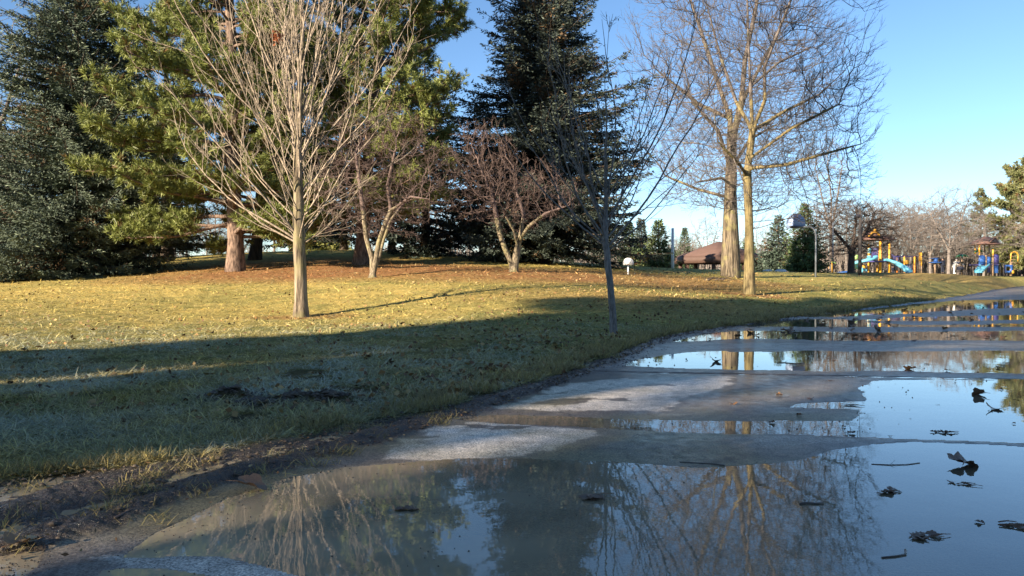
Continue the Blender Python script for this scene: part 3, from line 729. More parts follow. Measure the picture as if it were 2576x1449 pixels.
# ------------------------------------------------------------ the trees of the photograph
# young maple in front on the left
b = gpt(757, 15.2)
T = [b, b + [.0, 0, .5], b + [-.03, 0, 1.4], b + [-.05, .02, 2.2], b + [-.07, .03, 3.0], b + [-.02, .0, 4.2], b + [.05, 0, 5.4], b + [0, 0, 7.2]]
g_ = np.random.default_rng(11); limbs = []
for k in range(38):
    h = 1.45 + 2.6 * (k / 38) ** 1.1; az = k * 2.39996 + g_.uniform(-.3, .3); f = k / 38
    inc = R(68 - 44 * f ** .6 + g_.uniform(-8, 8)); L = (2.4 + 2.4 * min(1, f * 1.7)) * g_.uniform(.8, 1.12)
    limbs.append((h, az, inc, L, .010 + .009 * min(1, f * 2.5) * g_.uniform(.7, 1.1)))
for k in range(9): limbs.append((3.0 + k * .42, k * 2.4, R(g_.uniform(12, 30)), g_.uniform(2.6, 4.0), .016))
limbs += [(1.5, math.pi * .97, R(60), 3.3, .020), (1.55, math.pi * 1.08, R(50), 3.9, .022), (1.7, .12, R(50), 3.1, .018), (1.9, -.2, R(40), 3.6, .020), (1.62, math.pi * 1.2, R(42), 4.2, .024), (1.5, .35, R(64), 2.3, .016)]
maple, mends = limb_tree('maple_tree', b, 'bare young maple with pale fanned branches standing alone in the sunlit lawn', 'maple tree', M_maplebark, M_maplecrown, T,
                  [.128, .125, .12, .11, .09, .06, .045, .012], limbs, seed=12, lv2=9, lv3=5, tw=.0042, up=.7, wig=.085, ang2=38, flare=1.35, thin=.5)
# grey sapling at the edge of the road
b = gpt(1544, 10.5)
T = [b, b + [-.02, 0, .4], b + [-.07, 0, .9], b + [-.12, 0, 1.32], b + [-.10, .02, 1.7], b + [-.12, 0, 2.3], b + [-.1, 0, 3.4]]
limbs = []; g_ = np.random.default_rng(5)
for k in range(17):
    h = 1.18 + .95 * k / 17; az = k * 2.39996 + g_.uniform(-.4, .4); inc = R(g_.uniform(30, 62) * (1 - .4 * k / 17)); limbs.append((h, az, inc, g_.uniform(1.7, 3.1), g_.uniform(.007, .013)))
limbs += [(1.25, math.pi, R(52), 2.2, .016), (1.22, .1, R(40), 3.3, .018), (1.5, .0, R(30), 3.5, .016), (1.8, .2, R(12), 2.6, .013), (1.4, math.pi, R(24), 2.9, .016), (1.3, math.pi * .9, R(48), 2.6, .015), (1.35, math.pi * 1.12, R(38), 2.8, .015), (1.6, math.pi, R(34), 2.5, .013)]
sapling, _ = limb_tree('young_tree', b, 'slender grey leafless young tree standing in the shade at the road edge', 'young tree', M_sapling, M_sapling, T,
                  [.052, .048, .046, .046, .03, .02, .006], limbs, seed=6, lv2=7, lv3=3, tw=.003, up=.55, wig=.075, ang2=34, flare=1.2)
# seed keys hanging in the sapling, as one part
g_ = np.random.default_rng(8); sp_ = []
for o in sapling.children:
    if o.name.startswith('crown'):
        vv = np.array([v.co[:] for v in o.data.vertices]); k = g_.choice(np.nonzero(vv[:, 2] > 2.2)[0], 150)
        V, F = sprays(vv[k], unit(np.array([[0, 0, -1.]]) + g_.normal(0, .25, (150, 3))), .045, .014, g_); raw_mesh('seed_keys', V, [F], M_dkbark, sapling)['kind'] = 'stuff'

# the two tall trees right of the middle
b = gpt(1838, 34); s_ = 34 / FPX
P_ = lambda px, py, dy=0: [(px - 1288) * s_, 34 + dy, CAMZ + (HOR - py) * s_]
ch = [[b, P_(1836, 640), P_(1838, 540), P_(1842, 440), P_(1842, 350), P_(1832, 290), P_(1808, 190, .5), P_(1775, 60, 1), P_(1740, -60, 1.3)],
      [P_(1842, 350), P_(1856, 270, -.4), P_(1862, 160, -.6), P_(1885, 30, -.9), P_(1900, -120, -1)],
      [P_(1842, 440), P_(1790, 340, -1), P_(1720, 280, -1.6)], [P_(1842, 500), P_(1770, 470, 1), P_(1690, 430, 1.6)], [P_(1842, 470), P_(1800, 455, -1), P_(1720, 475, -2.2)],
      [P_(1836, 300), P_(1770, 250, 1), P_(1690, 180, 1.2)], [P_(1856, 270, -.4), P_(1920, 180, 1.5), P_(1990, 60, 2.4)], [P_(1842, 420), P_(1920, 330, 2), P_(2010, 280, 3)]]
A = ell((b[0] - .1, 34, 9.6), (4.8, 4.4, 6.7), 4600, 3, .42, 3.9)
sc_tree('shade_tree', ch, A, 'tall bare shade tree with the thickest trunk, left of its close lichen-yellow neighbour', 'tree', M_twinA, r_tip=.010, r_base=.25, step=.27, kill=.50, infl=3.0,
        twig=.9, ntw=6, fine=True, trunk_h=8.4, seed=3, iters=90, flare=1.9, mat_crown=M_twcrown, jit=.13, rtw=.005, expo=2.3, maxn=12000)
b = gpt(1885, 24); s2 = 24 / FPX
P_ = lambda px, py, dy=0: [(px - 1288) * s2, 24 + dy, CAMZ + (HOR - py) * s2]
ch = [[b, P_(1884, 660), P_(1884, 560), P_(1878, 440), P_(1892, 330), P_(1886, 220), P_(1880, 90), P_(1876, -60), P_(1880, -200)],
      [P_(1892, 330), P_(1912, 260, -.4), P_(1908, 180, -.5), P_(1960, 30, -.9), P_(1990, -80, -1)],
      [P_(1892, 330), P_(1860, 250, .4), P_(1830, 130, .8), P_(1800, 0, 1)],
      [P_(1880, 425), P_(1960, 422, -.6), P_(2040, 400, -.9), P_(2120, 380, -1.2)], [P_(1892, 330), P_(1990, 270, .6), P_(2090, 220, 1), P_(2170, 150, 1.3)],
      [P_(1884, 400), P_(1960, 340, -1), P_(2040, 300, -2)], [P_(1886, 220), P_(1980, 140, .8), P_(2080, 90, 1.2)], [P_(1880, 440), P_(1830, 420, -1.0), P_(1770, 380, -1.6)]]
A = np.vstack([ell((b[0] + .35, 24, 6.6), (3.4, 3.2, 4.5), 3600, 4, .42, 2.7), ell((b[0] + 1.7, 24, 4.2), (2.0, 2.0, 1.8), 800, 5, .3, 2.4)])
sc_tree('shade_tree', ch, A, 'bare shade tree with yellow lichen on its slim straight trunk, nearest the road', 'tree', M_twinB, r_tip=.0075, r_base=.135, step=.2, kill=.36, infl=2.2,
        twig=.62, ntw=6, fine=True, trunk_h=6.4, seed=5, iters=90, flare=1.5, mat_crown=M_twcrown, jit=.13, rtw=.004, expo=2.3, maxn=11000)
# two crab-apples with several stems
b = gpt(937, 24); P_ = lambda px, py, dy=0: [(px - 1288) * s2, 24 + dy, CAMZ + (HOR - py) * s2]
ch = [[b, P_(935, 650, .05), P_(921, 600, .1), P_(912, 530, .1), P_(905, 470, .1), P_(890, 380, .3)], [b, P_(945, 655), P_(953, 610), P_(972, 560, -.1), P_(985, 530, -.1), P_(978, 470, -.2), P_(1000, 390, -.5)],
      [b, P_(950, 650, .2), P_(962, 600, .3), P_(978, 555, .3), P_(1010, 500, .8)], [P_(985, 530, -.1), P_(1040, 500, -.6), P_(1090, 510, -1)]]
A = ell((b[0] + .3, 24, 4.1), (2.4, 2.1, 2.2), 1700, 6, .3, 2.1)
sc_tree('crab_apple_tree', ch, A, 'bare crab-apple with three slim crooked stems, under the right-hand pine', 'crab-apple tree', M_crab, r_tip=.006, r_base=.12, step=.15, kill=.24, infl=2, twig=.26, ntw=3, trunk_h=2.3,
        seed=7, iters=80, mat_crown=M_crabtw, jit=.3, rtw=.005, flare=1.3, maxn=7000, group='crab-apple trees')
D_ = 26; s3 = D_ / FPX; b = gpt(1292, D_); P_ = lambda px, py, dy=0: [(px - 1288) * s3, D_ + dy, CAMZ + (HOR - py) * s3]
ch = [[b, P_(1285, 660), P_(1270, 625), P_(1258, 590), P_(1250, 550, .2), P_(1235, 480, .3)], [b, P_(1298, 650), P_(1300, 615), P_(1292, 580, -.2), P_(1272, 545, -.3)], [b, P_(1302, 650, .1), P_(1308, 600, .1), P_(1318, 540, .3), P_(1300, 480, .5)],
      [P_(1302, 610, .1), P_(1330, 570, -.2), P_(1370, 540, -.4), P_(1430, 520, -.6)]]
A = np.vstack([ell((b[0] - .05, D_, 3.75), (2.3, 2.0, 1.25), 1500, 8, .25, 2.3), ell((b[0] - 1.1, D_ + .5, 5.1), (1.3, 1.3, 1.3), 500, 9, .2)])
sc_tree('crab_apple_tree', ch, A, 'low bare crab-apple with twisted stems and dense reddish twigs, in front of the dark spruce', 'crab-apple tree', M_crab, r_tip=.006, r_base=.14, step=.15, kill=.24, infl=2, twig=.26, ntw=3, trunk_h=2.0,
        seed=9, iters=80, mat_crown=M_crabtw, jit=.32, rtw=.005, flare=1.3, maxn=7000, group='crab-apple trees')

# big conifers
def gb(px, D): x = (px - 1288) / FPX * D; return (x, D, zg(x, D, .05))
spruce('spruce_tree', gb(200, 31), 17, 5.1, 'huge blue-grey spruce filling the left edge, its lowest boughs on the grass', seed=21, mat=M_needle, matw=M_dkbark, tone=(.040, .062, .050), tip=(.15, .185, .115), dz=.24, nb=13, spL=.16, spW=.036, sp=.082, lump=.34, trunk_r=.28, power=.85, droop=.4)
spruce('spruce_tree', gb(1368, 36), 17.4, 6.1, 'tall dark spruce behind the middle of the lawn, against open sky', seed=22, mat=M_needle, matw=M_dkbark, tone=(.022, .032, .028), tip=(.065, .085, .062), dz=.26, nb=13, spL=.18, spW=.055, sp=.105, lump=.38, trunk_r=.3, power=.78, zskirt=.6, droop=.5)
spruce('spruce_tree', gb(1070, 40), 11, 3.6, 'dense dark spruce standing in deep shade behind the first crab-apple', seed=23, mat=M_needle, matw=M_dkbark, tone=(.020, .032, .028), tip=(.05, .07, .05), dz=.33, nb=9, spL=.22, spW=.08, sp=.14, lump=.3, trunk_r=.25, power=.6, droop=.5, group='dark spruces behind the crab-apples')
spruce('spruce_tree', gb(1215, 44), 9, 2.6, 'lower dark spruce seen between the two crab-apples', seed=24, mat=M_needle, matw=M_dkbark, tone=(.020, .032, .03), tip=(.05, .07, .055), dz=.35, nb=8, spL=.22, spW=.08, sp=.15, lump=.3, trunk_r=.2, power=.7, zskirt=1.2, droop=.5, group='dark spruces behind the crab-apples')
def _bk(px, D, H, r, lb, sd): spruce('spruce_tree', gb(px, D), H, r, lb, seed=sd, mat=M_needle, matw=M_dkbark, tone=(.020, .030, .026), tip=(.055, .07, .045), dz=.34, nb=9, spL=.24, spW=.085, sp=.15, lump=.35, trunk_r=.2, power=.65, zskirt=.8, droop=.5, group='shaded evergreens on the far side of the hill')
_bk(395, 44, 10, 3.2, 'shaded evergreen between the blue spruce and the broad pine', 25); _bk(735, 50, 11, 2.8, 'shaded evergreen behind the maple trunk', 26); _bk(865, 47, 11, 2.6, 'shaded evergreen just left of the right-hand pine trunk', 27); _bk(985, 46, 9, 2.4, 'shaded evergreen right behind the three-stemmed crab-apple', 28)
def envf(zlo, zhi, rm, seed, low=.55, px=0, ex=.62, am=1.0):
    g = np.random.default_rng(seed); ph = g.uniform(0, 6, 6)
    def f(z, az):
        t = (z - zlo) / (zhi - zlo); t = min(max(t, 0), 1)
        r = rm * (low + (1 - low) * min(1, t / .22)) * max(0, 1 - max(0, t - .22) / .78) ** ex
        return r * (1 + am * .22 * math.sin(az * 2 + ph[0] + z * .5) + am * .16 * math.sin(3 * az + ph[1] - z * .9) + px * math.cos(az))
    return f
PT = (.115, .145, .040); PTT = (.235, .265, .075)
pine('pine_tree', gb(592, 28.5), 18, 'broad yellow-green pine left of the maple with a thick sunlit brown trunk', envf(1.6, 18.5, 4.7, 1, .85, -.12, 1.25, .45), seed=31, mat=M_pine, matw=M_pinebark, z0=1.2, nl=150, trunk_r=.30, K=17, nlen=.20, nw=.0135, tone=PT, tip=PTT, sub=14, tuftsp=.14, lean=(-.3, 0))
pine('pine_tree', gb(905, 31), 18, 'tall pine right of the maple, its right side against the blue sky', envf(1.6, 18, 4.2, 2, .75, .05, .7, .6), seed=32, mat=M_pine, matw=M_pinebark, z0=2.0, nl=140, trunk_r=.27, K=17, nlen=.20, nw=.0135, tone=PT, tip=PTT, sub=13, tuftsp=.15, lean=(1.6, 0))
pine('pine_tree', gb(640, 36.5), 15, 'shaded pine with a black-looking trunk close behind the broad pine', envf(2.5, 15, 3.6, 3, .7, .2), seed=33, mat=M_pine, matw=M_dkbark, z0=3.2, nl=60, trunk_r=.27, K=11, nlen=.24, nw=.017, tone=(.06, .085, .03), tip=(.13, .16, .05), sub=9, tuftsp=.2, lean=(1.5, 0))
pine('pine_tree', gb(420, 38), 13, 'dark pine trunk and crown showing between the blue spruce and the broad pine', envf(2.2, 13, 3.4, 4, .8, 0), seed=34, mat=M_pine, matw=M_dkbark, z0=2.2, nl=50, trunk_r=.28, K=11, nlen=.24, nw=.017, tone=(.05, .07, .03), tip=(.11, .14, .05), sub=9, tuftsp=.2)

# orange clump of dry leaves caught in the maple
g_ = np.random.default_rng(3); c = at(697, 95, 14.9)
P = np.array(c) + g_.normal(0, .05, (70, 3)); V, F = sprays(P, unit(g_.normal(0, 1, (70, 3)) + [0, 0, -.5]), .11, .05, g_)
o = raw_mesh('leaf_clump', V - np.array(c), [F], plain('rust leaves', (.28, .09, .03), .8)); o.location = c; tag(o, 'rust-orange clump of dead leaves caught high in the bare maple', 'leaf clump')
# ------------------------------------------------------------ grass, leaves and litter
g_ = np.random.default_rng(99)
def scatter(n, ylo, yhi, p, pxlo=-260, pxhi=2840):
    """points with screen-like density: pdf(y) ~ y**-p"""
    u = g_.random(n); a, b = ylo ** (1 - p), yhi ** (1 - p); y = (a + (b - a) * u) ** (1 / (1 - p)); px = g_.uniform(pxlo, pxhi, n)
    return (px - 1288) / FPX * y, y
_tufts = []
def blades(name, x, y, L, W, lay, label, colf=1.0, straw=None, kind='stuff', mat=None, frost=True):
    z = lawn_z(x, y); n = len(x)
    az = g_.uniform(0, 2 * np.pi, n); el = lay
    d = np.stack([np.cos(az) * np.cos(el), np.sin(az) * np.cos(el), np.sin(el)], 1)
    P0 = np.stack([x, y, z - .004], 1); s = unit(np.cross(d, np.array([0, 0, 1.]) + g_.normal(0, .3, (n, 3)))) * W[:, None] * .5
    P1 = P0 + d * L[:, None] * .55; d2 = unit(d + np.stack([np.zeros(n), np.zeros(n), -.55 * np.ones(n)], 1) * g_.uniform(0, 1.2, (n, 1))); P2 = P1 + d2 * L[:, None] * .45
    P2[:, 2] = np.maximum(P2[:, 2], z + .002)
    V = np.stack([P0 - s, P0 + s, P1 + s * .8, P1 - s * .8, P2], 1).reshape(-1, 3)
    i = (np.arange(n) * 5)[:, None]; F4 = i + np.array([[0, 1, 2, 3]]); F3 = i + np.array([[3, 2, 4]])
    c = lawn_colour(x, y) * colf
    j = g_.uniform(.35, 1.7, (n, 1)); c = c * j
    k = g_.random(n) < .22; c[k] = np.array([.46, .38, .18]) * g_.uniform(.6, 1.3, (k.sum(), 1))
    if straw is not None: c = c * (1 - straw[:, None]) + np.array([.29, .245, .125]) * g_.uniform(.6, 1.25, (n, 1)) * straw[:, None]
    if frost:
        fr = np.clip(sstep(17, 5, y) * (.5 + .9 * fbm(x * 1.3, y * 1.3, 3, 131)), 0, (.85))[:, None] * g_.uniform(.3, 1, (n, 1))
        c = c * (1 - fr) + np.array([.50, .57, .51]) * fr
    o = raw_mesh(name, V, [F4, F3], mat, col=np.repeat(c, 5, 0)); tag(o, label, 'grass', kind=kind); return o
M_grass = vcol('grass blades', .75, .15, trans=.25)
x, y = scatter(520000, 2.2, 34, 1.85)
e = lat(x, y, grass_x) + .10 * fbm(x * 3.1, y * 3.1, 4, 71) * np.clip(y / 4, .5, 3) * .9
k = (e > .02) & (y < 34) & ~((fbm(x * 4 + 3, y * 4, 4, 109) * .5 + .5 > .66) & (y < 11)); x, y, e = x[k], y[k], e[k]
for cx, cy, r, h in CLODS:
    k = np.hypot(x - cx, y - cy) > r * .8; x, y, e = x[k], y[k], e[k]
n = len(x); L = (.058 + .0028 * y) * g_.uniform(.5, 1.6, n); W = np.maximum(.0036, .00070 * y) * g_.uniform(.7, 1.3, n)
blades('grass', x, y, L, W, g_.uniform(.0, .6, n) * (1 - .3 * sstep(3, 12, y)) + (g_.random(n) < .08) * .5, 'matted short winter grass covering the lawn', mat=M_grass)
# longer pale fringe hanging over the mud
n = 52000; yy = 2.2 * np.exp(g_.random(n) * math.log(30 / 2.2)); off = np.abs(g_.normal(0, .10, n)) * (1 + yy * .08) + .01; clump = fbm(yy * 5, yy * 0 + off * 3, 3, 141)
j_ = -.09 * fbm(grass_x(yy) * 3.1, yy * 3.1, 4, 71) * np.clip(yy / 4, .5, 3)
xx = grass_x(yy) - (off + j_ + .01) / .75; k = clump > -.15; xx, yy = xx[k], yy[k]; n = len(xx)
blades('grass_fringe', xx, yy, (.055 + .0030 * yy) * g_.uniform(.6, 1.5, n), np.maximum(.0034, .00075 * yy) * g_.uniform(.7, 1.2, n), g_.uniform(.25, 1.25, n), 'longer straw-coloured grass along the muddy edge of the lawn', straw=g_.uniform(.3, 1, n), mat=M_grass, frost=False)
# few tufts standing in the mud
tx = []; ty = []
for px, py in [(390, 1310), (270, 1285), (480, 1245), (640, 1190), (1070, 1055), (870, 1085), (720, 1150), (30, 1330), (1130, 1035), (330, 1215), (60, 1230), (860, 1140), (960, 1080)] + [(g_.uniform(-20, 1250), 0) for _ in range(26)]:
    if py == 0: py = 1395 - px * .285 - g_.uniform(0, 95)
    a, b_ = gxy(px, py, .01); m = int(g_.integers(15, 90)); tx.append(a + g_.normal(0, .045, m)); ty.append(b_ + g_.normal(0, .035, m))
tx = np.concatenate(tx); ty = np.concatenate(ty); n = len(tx)
blades('mud_grass', tx, ty, g_.uniform(.03, .07, n), np.full(n, .0035), g_.uniform(.1, 1.1, n), 'small dead grass tufts stuck in the wet mud', straw=g_.uniform(.5, 1, n), mat=M_grass, frost=False)

# fallen leaves: lobed, curled
def leaf_mesh(seed, lobes=5, curl=.5):
    g = np.random.default_rng(seed); n = 26; a = np.linspace(-math.pi * .96, math.pi * .96, n)
    r = .5 * (.70 + .30 * np.abs(np.cos(a * lobes / 2)) ** .7) * (1 + .06 * g.normal(0, 1, n)) * (1 - .25 * (np.abs(a) / math.pi))
    pts = [(0, 0, 0)]
    ax = g.uniform(0, math.pi); 
    V = []; 
    for q in (.5, 1.0):
        for i in range(n): V.append((math.cos(a[i]) * r[i] * q, math.sin(a[i]) * r[i] * q))
    V = np.array([(0, 0)] + V); u = V[:, 0] * math.cos(ax) + V[:, 1] * math.sin(ax); v = -V[:, 0] * math.sin(ax) + V[:, 1] * math.cos(ax)
    z = curl * u ** 2 * 1.6 + curl * .5 * v * np.abs(v) + .05 * g.normal(0, 1, len(V)) * np.hypot(u, v); z -= z.min()
    V3 = np.column_stack([V, z * .9])
    F3 = [[0, 1 + i, 2 + i] for i in range(n - 1)]; F4 = [[1 + i, 1 + n + i, 2 + n + i, 2 + i] for i in range(n - 1)]
    mb = MB(); mb.add(V3, F3, F4)
    st = np.array([[-.05, 0, z[0] * .9], [-.3, .02, z[0] * .9 + .03], [-.62, .05 + g.normal(0, .05), .06]]); mb.tube(st, [.014, .012, .012], 4)
    return mb
def debris_mesh(seed):                         # soaked crumpled leaf and stem bits
    g = np.random.default_rng(seed); mb = MB(); k = g.integers(4, 8)
    for i in range(k):
        c = np.array([g.normal(0, .17), g.normal(0, .09), 0]); m = leaf_mesh(seed * 13 + i, 5, .5); V = np.vstack(m.V) * g.uniform(.14, .42); a = g.uniform(0, 6)
        V = V @ np.array([[math.cos(a), math.sin(a), 0], [-math.sin(a), math.cos(a), 0], [0, 0, 1]]) + c; mb.add(V, m.F3 and np.vstack(m.F3[:1]), m.F4 and np.vstack(m.F4[:1]))
    for i in range(g.integers(1, 4)):
        a = g.uniform(-.3, .3); p = np.array([g.uniform(-.3, .1), g.normal(0, .06), .02]); L = g.uniform(.3, .7); mb.tube([p, p + np.array([L * .5, L * .5 * a, .03]), p + np.array([L, L * a * 1.6, .01])], [.014, .012, .008], 4)
    return mb
M_leafd = plain('soaked leaf', (.16, .10, .062), .55, spec=.4, noise=.6, scale=30); M_leafb = plain('brown leaf', (.22, .12, .055), .55, noise=.4, scale=30)
M_leafp = plain('pale leaf', (.34, .24, .13), .6, noise=.3, scale=30); M_twig = plain('wet twig', (.06, .045, .035), .5, noise=.4, scale=20)
LG = 'fallen leaves lying on the wet road'
def put(mb, name, px, py, size, rz, mat, label, cat, z=0.0, tilt=(0, 0), group=LG):
    X, Y = gxy(px, py, z) if py > 712 else (0, 0)
    o = mb.build(name, mat, smooth=True); o.location = (X, Y, z + .001); o.scale = (size,) * 3; o.rotation_euler = (tilt[0], tilt[1], rz); tag(o, label, cat, group); return o
put(leaf_mesh(14, 5, .7), 'fallen_leaf', 2424, 1172, .15, 1.2, M_leafd, 'largest dark curled leaf, standing up from the still water on the right', 'leaf', tilt=(.15, .1))
put(leaf_mesh(2, 5, .9), 'fallen_leaf', 2467, 995, .11, 2.2, M_leafd, 'upright dark maple leaf with spiky lobes far right on the bright water', 'leaf', tilt=(.5, .2))
put(leaf_mesh(3, 5, .7), 'fallen_leaf', 2502, 1031, .11, .9, M_leafb, 'brown leaf with a long stem, just below the spiky one at the right', 'leaf', tilt=(.2, .0))
put(leaf_mesh(4, 5, .8), 'fallen_leaf', 1800, 911, .14, 1.3, M_leafd, 'humped dark leaf beside the mirrored tree trunks on the second puddle', 'leaf', tilt=(.2, .1))
put(leaf_mesh(5, 5, .8), 'fallen_leaf', 2294, 930, .12, 2.7, M_leafb, 'reddish brown leaf at the far rim of the slab joint, right of centre', 'leaf', tilt=(.2, .1))
put(leaf_mesh(6, 5, 1.3), 'fallen_leaf', 2203, 834, .2, 1.0, M_leafd, 'boxy dark curled leaf on the far pavement between puddles', 'leaf', tilt=(.8, .2))
put(leaf_mesh(7, 5, .8), 'fallen_leaf', 625, 1225, .14, .2, M_leafd, 'dark curled leaf lying in the mud at the left edge of the near puddle', 'leaf', z=.015, tilt=(.1, .2))
put(leaf_mesh(8, 5, .6), 'fallen_leaf', 45, 1372, .12, 1.8, M_leafb, 'brown leaf on the mud above the bottom-left corner puddle', 'leaf', z=.02, tilt=(.1, .1))
put(leaf_mesh(9, 5, .8), 'fallen_leaf', 80, 1362, .05, .8, M_leafp, 'small pale orange leaf on the mud in the bottom-left corner', 'leaf', z=.03, tilt=(.2, .1))
put(leaf_mesh(10, 5, 1.0), 'fallen_leaf', 1417, 940, .10, 2.0, M_leafb, 'upright brown leaf at the muddy edge above the pale dry patch', 'leaf', z=.02, tilt=(1.0, .1))
put(leaf_mesh(11, 5, .9), 'fallen_leaf', 1887, 839, .13, 2.0, M_leafb, 'brown leaf in the narrow puddle below the yellow-trunked tree', 'leaf', tilt=(.4, .1))
for i, (px, py, s, lb) in enumerate([(2240, 1238, .20, 'ragged wet leaf remains left of the largest curled leaf on the near water'), (2422, 1220, .16, 'thin dark leaf scraps right under the largest curled leaf'),
        (2345, 1355, .20, 'broken soaked leaf scraps low down at the right, nearest the bottom edge'), (2530, 1325, .26, 'long dark leaf and stem heap at the right frame edge'),
        (1500, 1255, .26, 'sunken dark leaves in the mirrored dark spruce'), (1010, 1285, .18, 'forked dark leaf under the shallow water left of the mirrored spruce'),
        (2085, 959, .14, 'thin scrap of leaf on the damp slab just below the joint'), (2140, 1021, .2, 'row of dark leaf scraps at the tip of the damp slab'), (2380, 1090, .2, 'stretched dark scraps with a stem on the puddle at the right'),
        (2100, 907, .13, 'small dark scrap on the second puddle, right of the mirrored trunks'), (2330, 917, .15, 'dark scrap above the reddish leaf on the second puddle'), (2400, 845, .2, 'dark scrap on the third puddle at the right')]):
    put(debris_mesh(20 + i), 'leaf_scraps', px, py, s * .7, g_.uniform(-.3, .3), M_leafd, lb, 'leaf scraps')
def twig(px, py, L, rz, lb, seed, r=.005, z=.0):
    g = np.random.default_rng(seed); mb = MB(); p = np.array([[-L / 2, 0, .001], [-L / 6, g.normal(0, .02), .002], [L / 6, g.normal(0, .02), .002], [L / 2, g.normal(0, .02), .001]]); mb.tube(p, [r, r * .9, r * .8, r * 1.2], 6)
    if L > .2: mb.tube([p[1], p[1] + [L * .15, L * .12, .015]], [r * .6, r * .4], 4)
    X, Y = gxy(px, py, z); o = mb.build('twig', M_twig, smooth=True); o.location = (X, Y, z); o.rotation_euler.z = rz; tag(o, lb, 'twig', 'twigs lying on the road')
twig(1767, 1170, .19, -.35, 'curved grey twig at the top edge of the near puddle', 1); twig(2042, 1269, .085, .2, 'short thick twig lying in the mirrored tree crown', 2, .006)
twig(1990, 914, .26, .02, 'long thin twig on the second puddle', 3); twig(2260, 1170, .22, -.05, 'pale thin straw floating left of the largest curled leaf', 4, .002)
twig(2250, 1166 + 230, .12, .6, 'tiny twig on the open water near the bottom', 5, .003); twig(300, 1290, .09, -.5, 'short dark twig stuck in the mud on the left', 6, .004, .02)
# many small leaves, each a thing of its own, over the far half of the road
protos = [debris_mesh(60).build('leaf_scraps', M_leafd, smooth=True), leaf_mesh(61, 5, .8).build('fallen_leaf', M_leafd, smooth=True), leaf_mesh(62, 5, 1.0).build('fallen_leaf', M_leafb, smooth=True), debris_mesh(63).build('leaf_scraps', M_leafd, smooth=True)]
used = [False] * 4; cnt = 0
while cnt < 190:
    py = 735 + 125 * g_.random() ** 1.0 if cnt < 165 else g_.uniform(880, 1100); px = g_.uniform(1750, 2620)
    X, Y = gxy(px, py)
    if Y > 44 or lat(np.array([X]), np.array([Y]), road_x)[0] > -.25: continue
    if cnt < 165 and g_.random() > .25 + 1.1 * math.exp(-((py - 785 - (2300 - px) * .06) / 22) ** 2): continue
    q = int(g_.integers(0, 4)); o = protos[q]
    if used[q]: o = o.copy(); COL.objects.link(o)
    used[q] = True; o.location = (X, Y, float(road_level(np.array(X), np.array(Y))) + .002); s = g_.uniform(.06, .14) if cnt < 165 else g_.uniform(.02, .06)
    o.scale = (s, s, s); o.rotation_euler = (g_.uniform(-.1, .2), g_.uniform(-.1, .1), g_.uniform(0, 6)); cnt += 1
    far_ = cnt <= 165
    tag(o, 'small dark soaked leaf on the far stretch of wet road' if far_ else 'tiny dark leaf crumb on the nearer puddles', 'leaf' if far_ else 'leaf crumb', 'soaked leaves scattered on the far road' if far_ else 'leaf crumbs on the near puddles')
# litter on the lawn nobody could count
n = 30000; x, y = scatter(n, 4, 55, 1.4); e = lat(x, y, grass_x); u = fbm(x * .8, y * .8, 3, 151) * .5 + .5
k = (e > .1) & (g_.random(n) < .10 + .9 * sstep(.4, .7, u) * sstep(-.2, .5, (x / y + .25))); x, y = x[k], y[k]; z = lawn_z(x, y); n = len(x)
d = unit(g_.normal(0, 1, (n, 3)) * [1, 1, .35]); V, F = sprays(np.stack([x, y, z + .015 + .0006 * y], 1), d, (.045 + .0012 * y) * g_.uniform(.5, 1.2, n), (.035 + .0009 * y) * g_.uniform(.6, 1.3, n), g_)
c = np.array([[.24, .14, .06], [.12, .07, .04], [.36, .25, .11]])[g_.integers(0, 3, n)] * g_.uniform(.6, 1.2, (n, 1))
tag(raw_mesh('leaf_litter', V, [F], vcol('litter', .8, .2), col=np.repeat(c, 4, 0)), 'scattered dry leaf litter over the lawn', 'leaf litter', kind='stuff')
# crumbs of soil and grit on mud and road
n = 5200; yy = 2.0 * np.exp(g_.random(n) ** 1.2 * math.log(16 / 2.0)); xx = road_x(yy) - np.abs(g_.normal(0, .16, n)) * g_.choice([-1, -.6, 1, 2.2], n) * (1 - .0 * yy)
xx2 = g_.uniform(-1, 1, n); kk = g_.random(n) < .12; xx = np.where(kk, road_x(yy) + np.abs(xx2) * yy * .6, xx); s = g_.uniform(.001, .005, n) * np.clip(yy / 4, .7, 2)
oc = np.array([[1, 0, 0], [-1, 0, 0], [0, 1, 0], [0, -1, 0], [0, 0, 1], [0, 0, -.5]]); zz_ = np.where(lat(xx, yy, road_x) > .05, .014, .001)
V = (np.stack([xx, yy, zz_], 1)[:, None, :] + oc[None] * (s[:, None] * g_.uniform(.6, 1.4, (n, 3)))[:, None, :]).reshape(-1, 3)
F = (np.arange(n) * 6)[:, None, None] + np.array([[0, 2, 4], [2, 1, 4], [1, 3, 4], [3, 0, 4], [2, 0, 5], [1, 2, 5], [3, 1, 5], [0, 3, 5]])[None]
tag(raw_mesh('soil_crumbs', V, [F.reshape(-1, 3)], plain('soil crumbs', (.05, .04, .032), .7, noise=.5)), 'crumbs of soil and grit along the road edge', 'soil', kind='stuff')

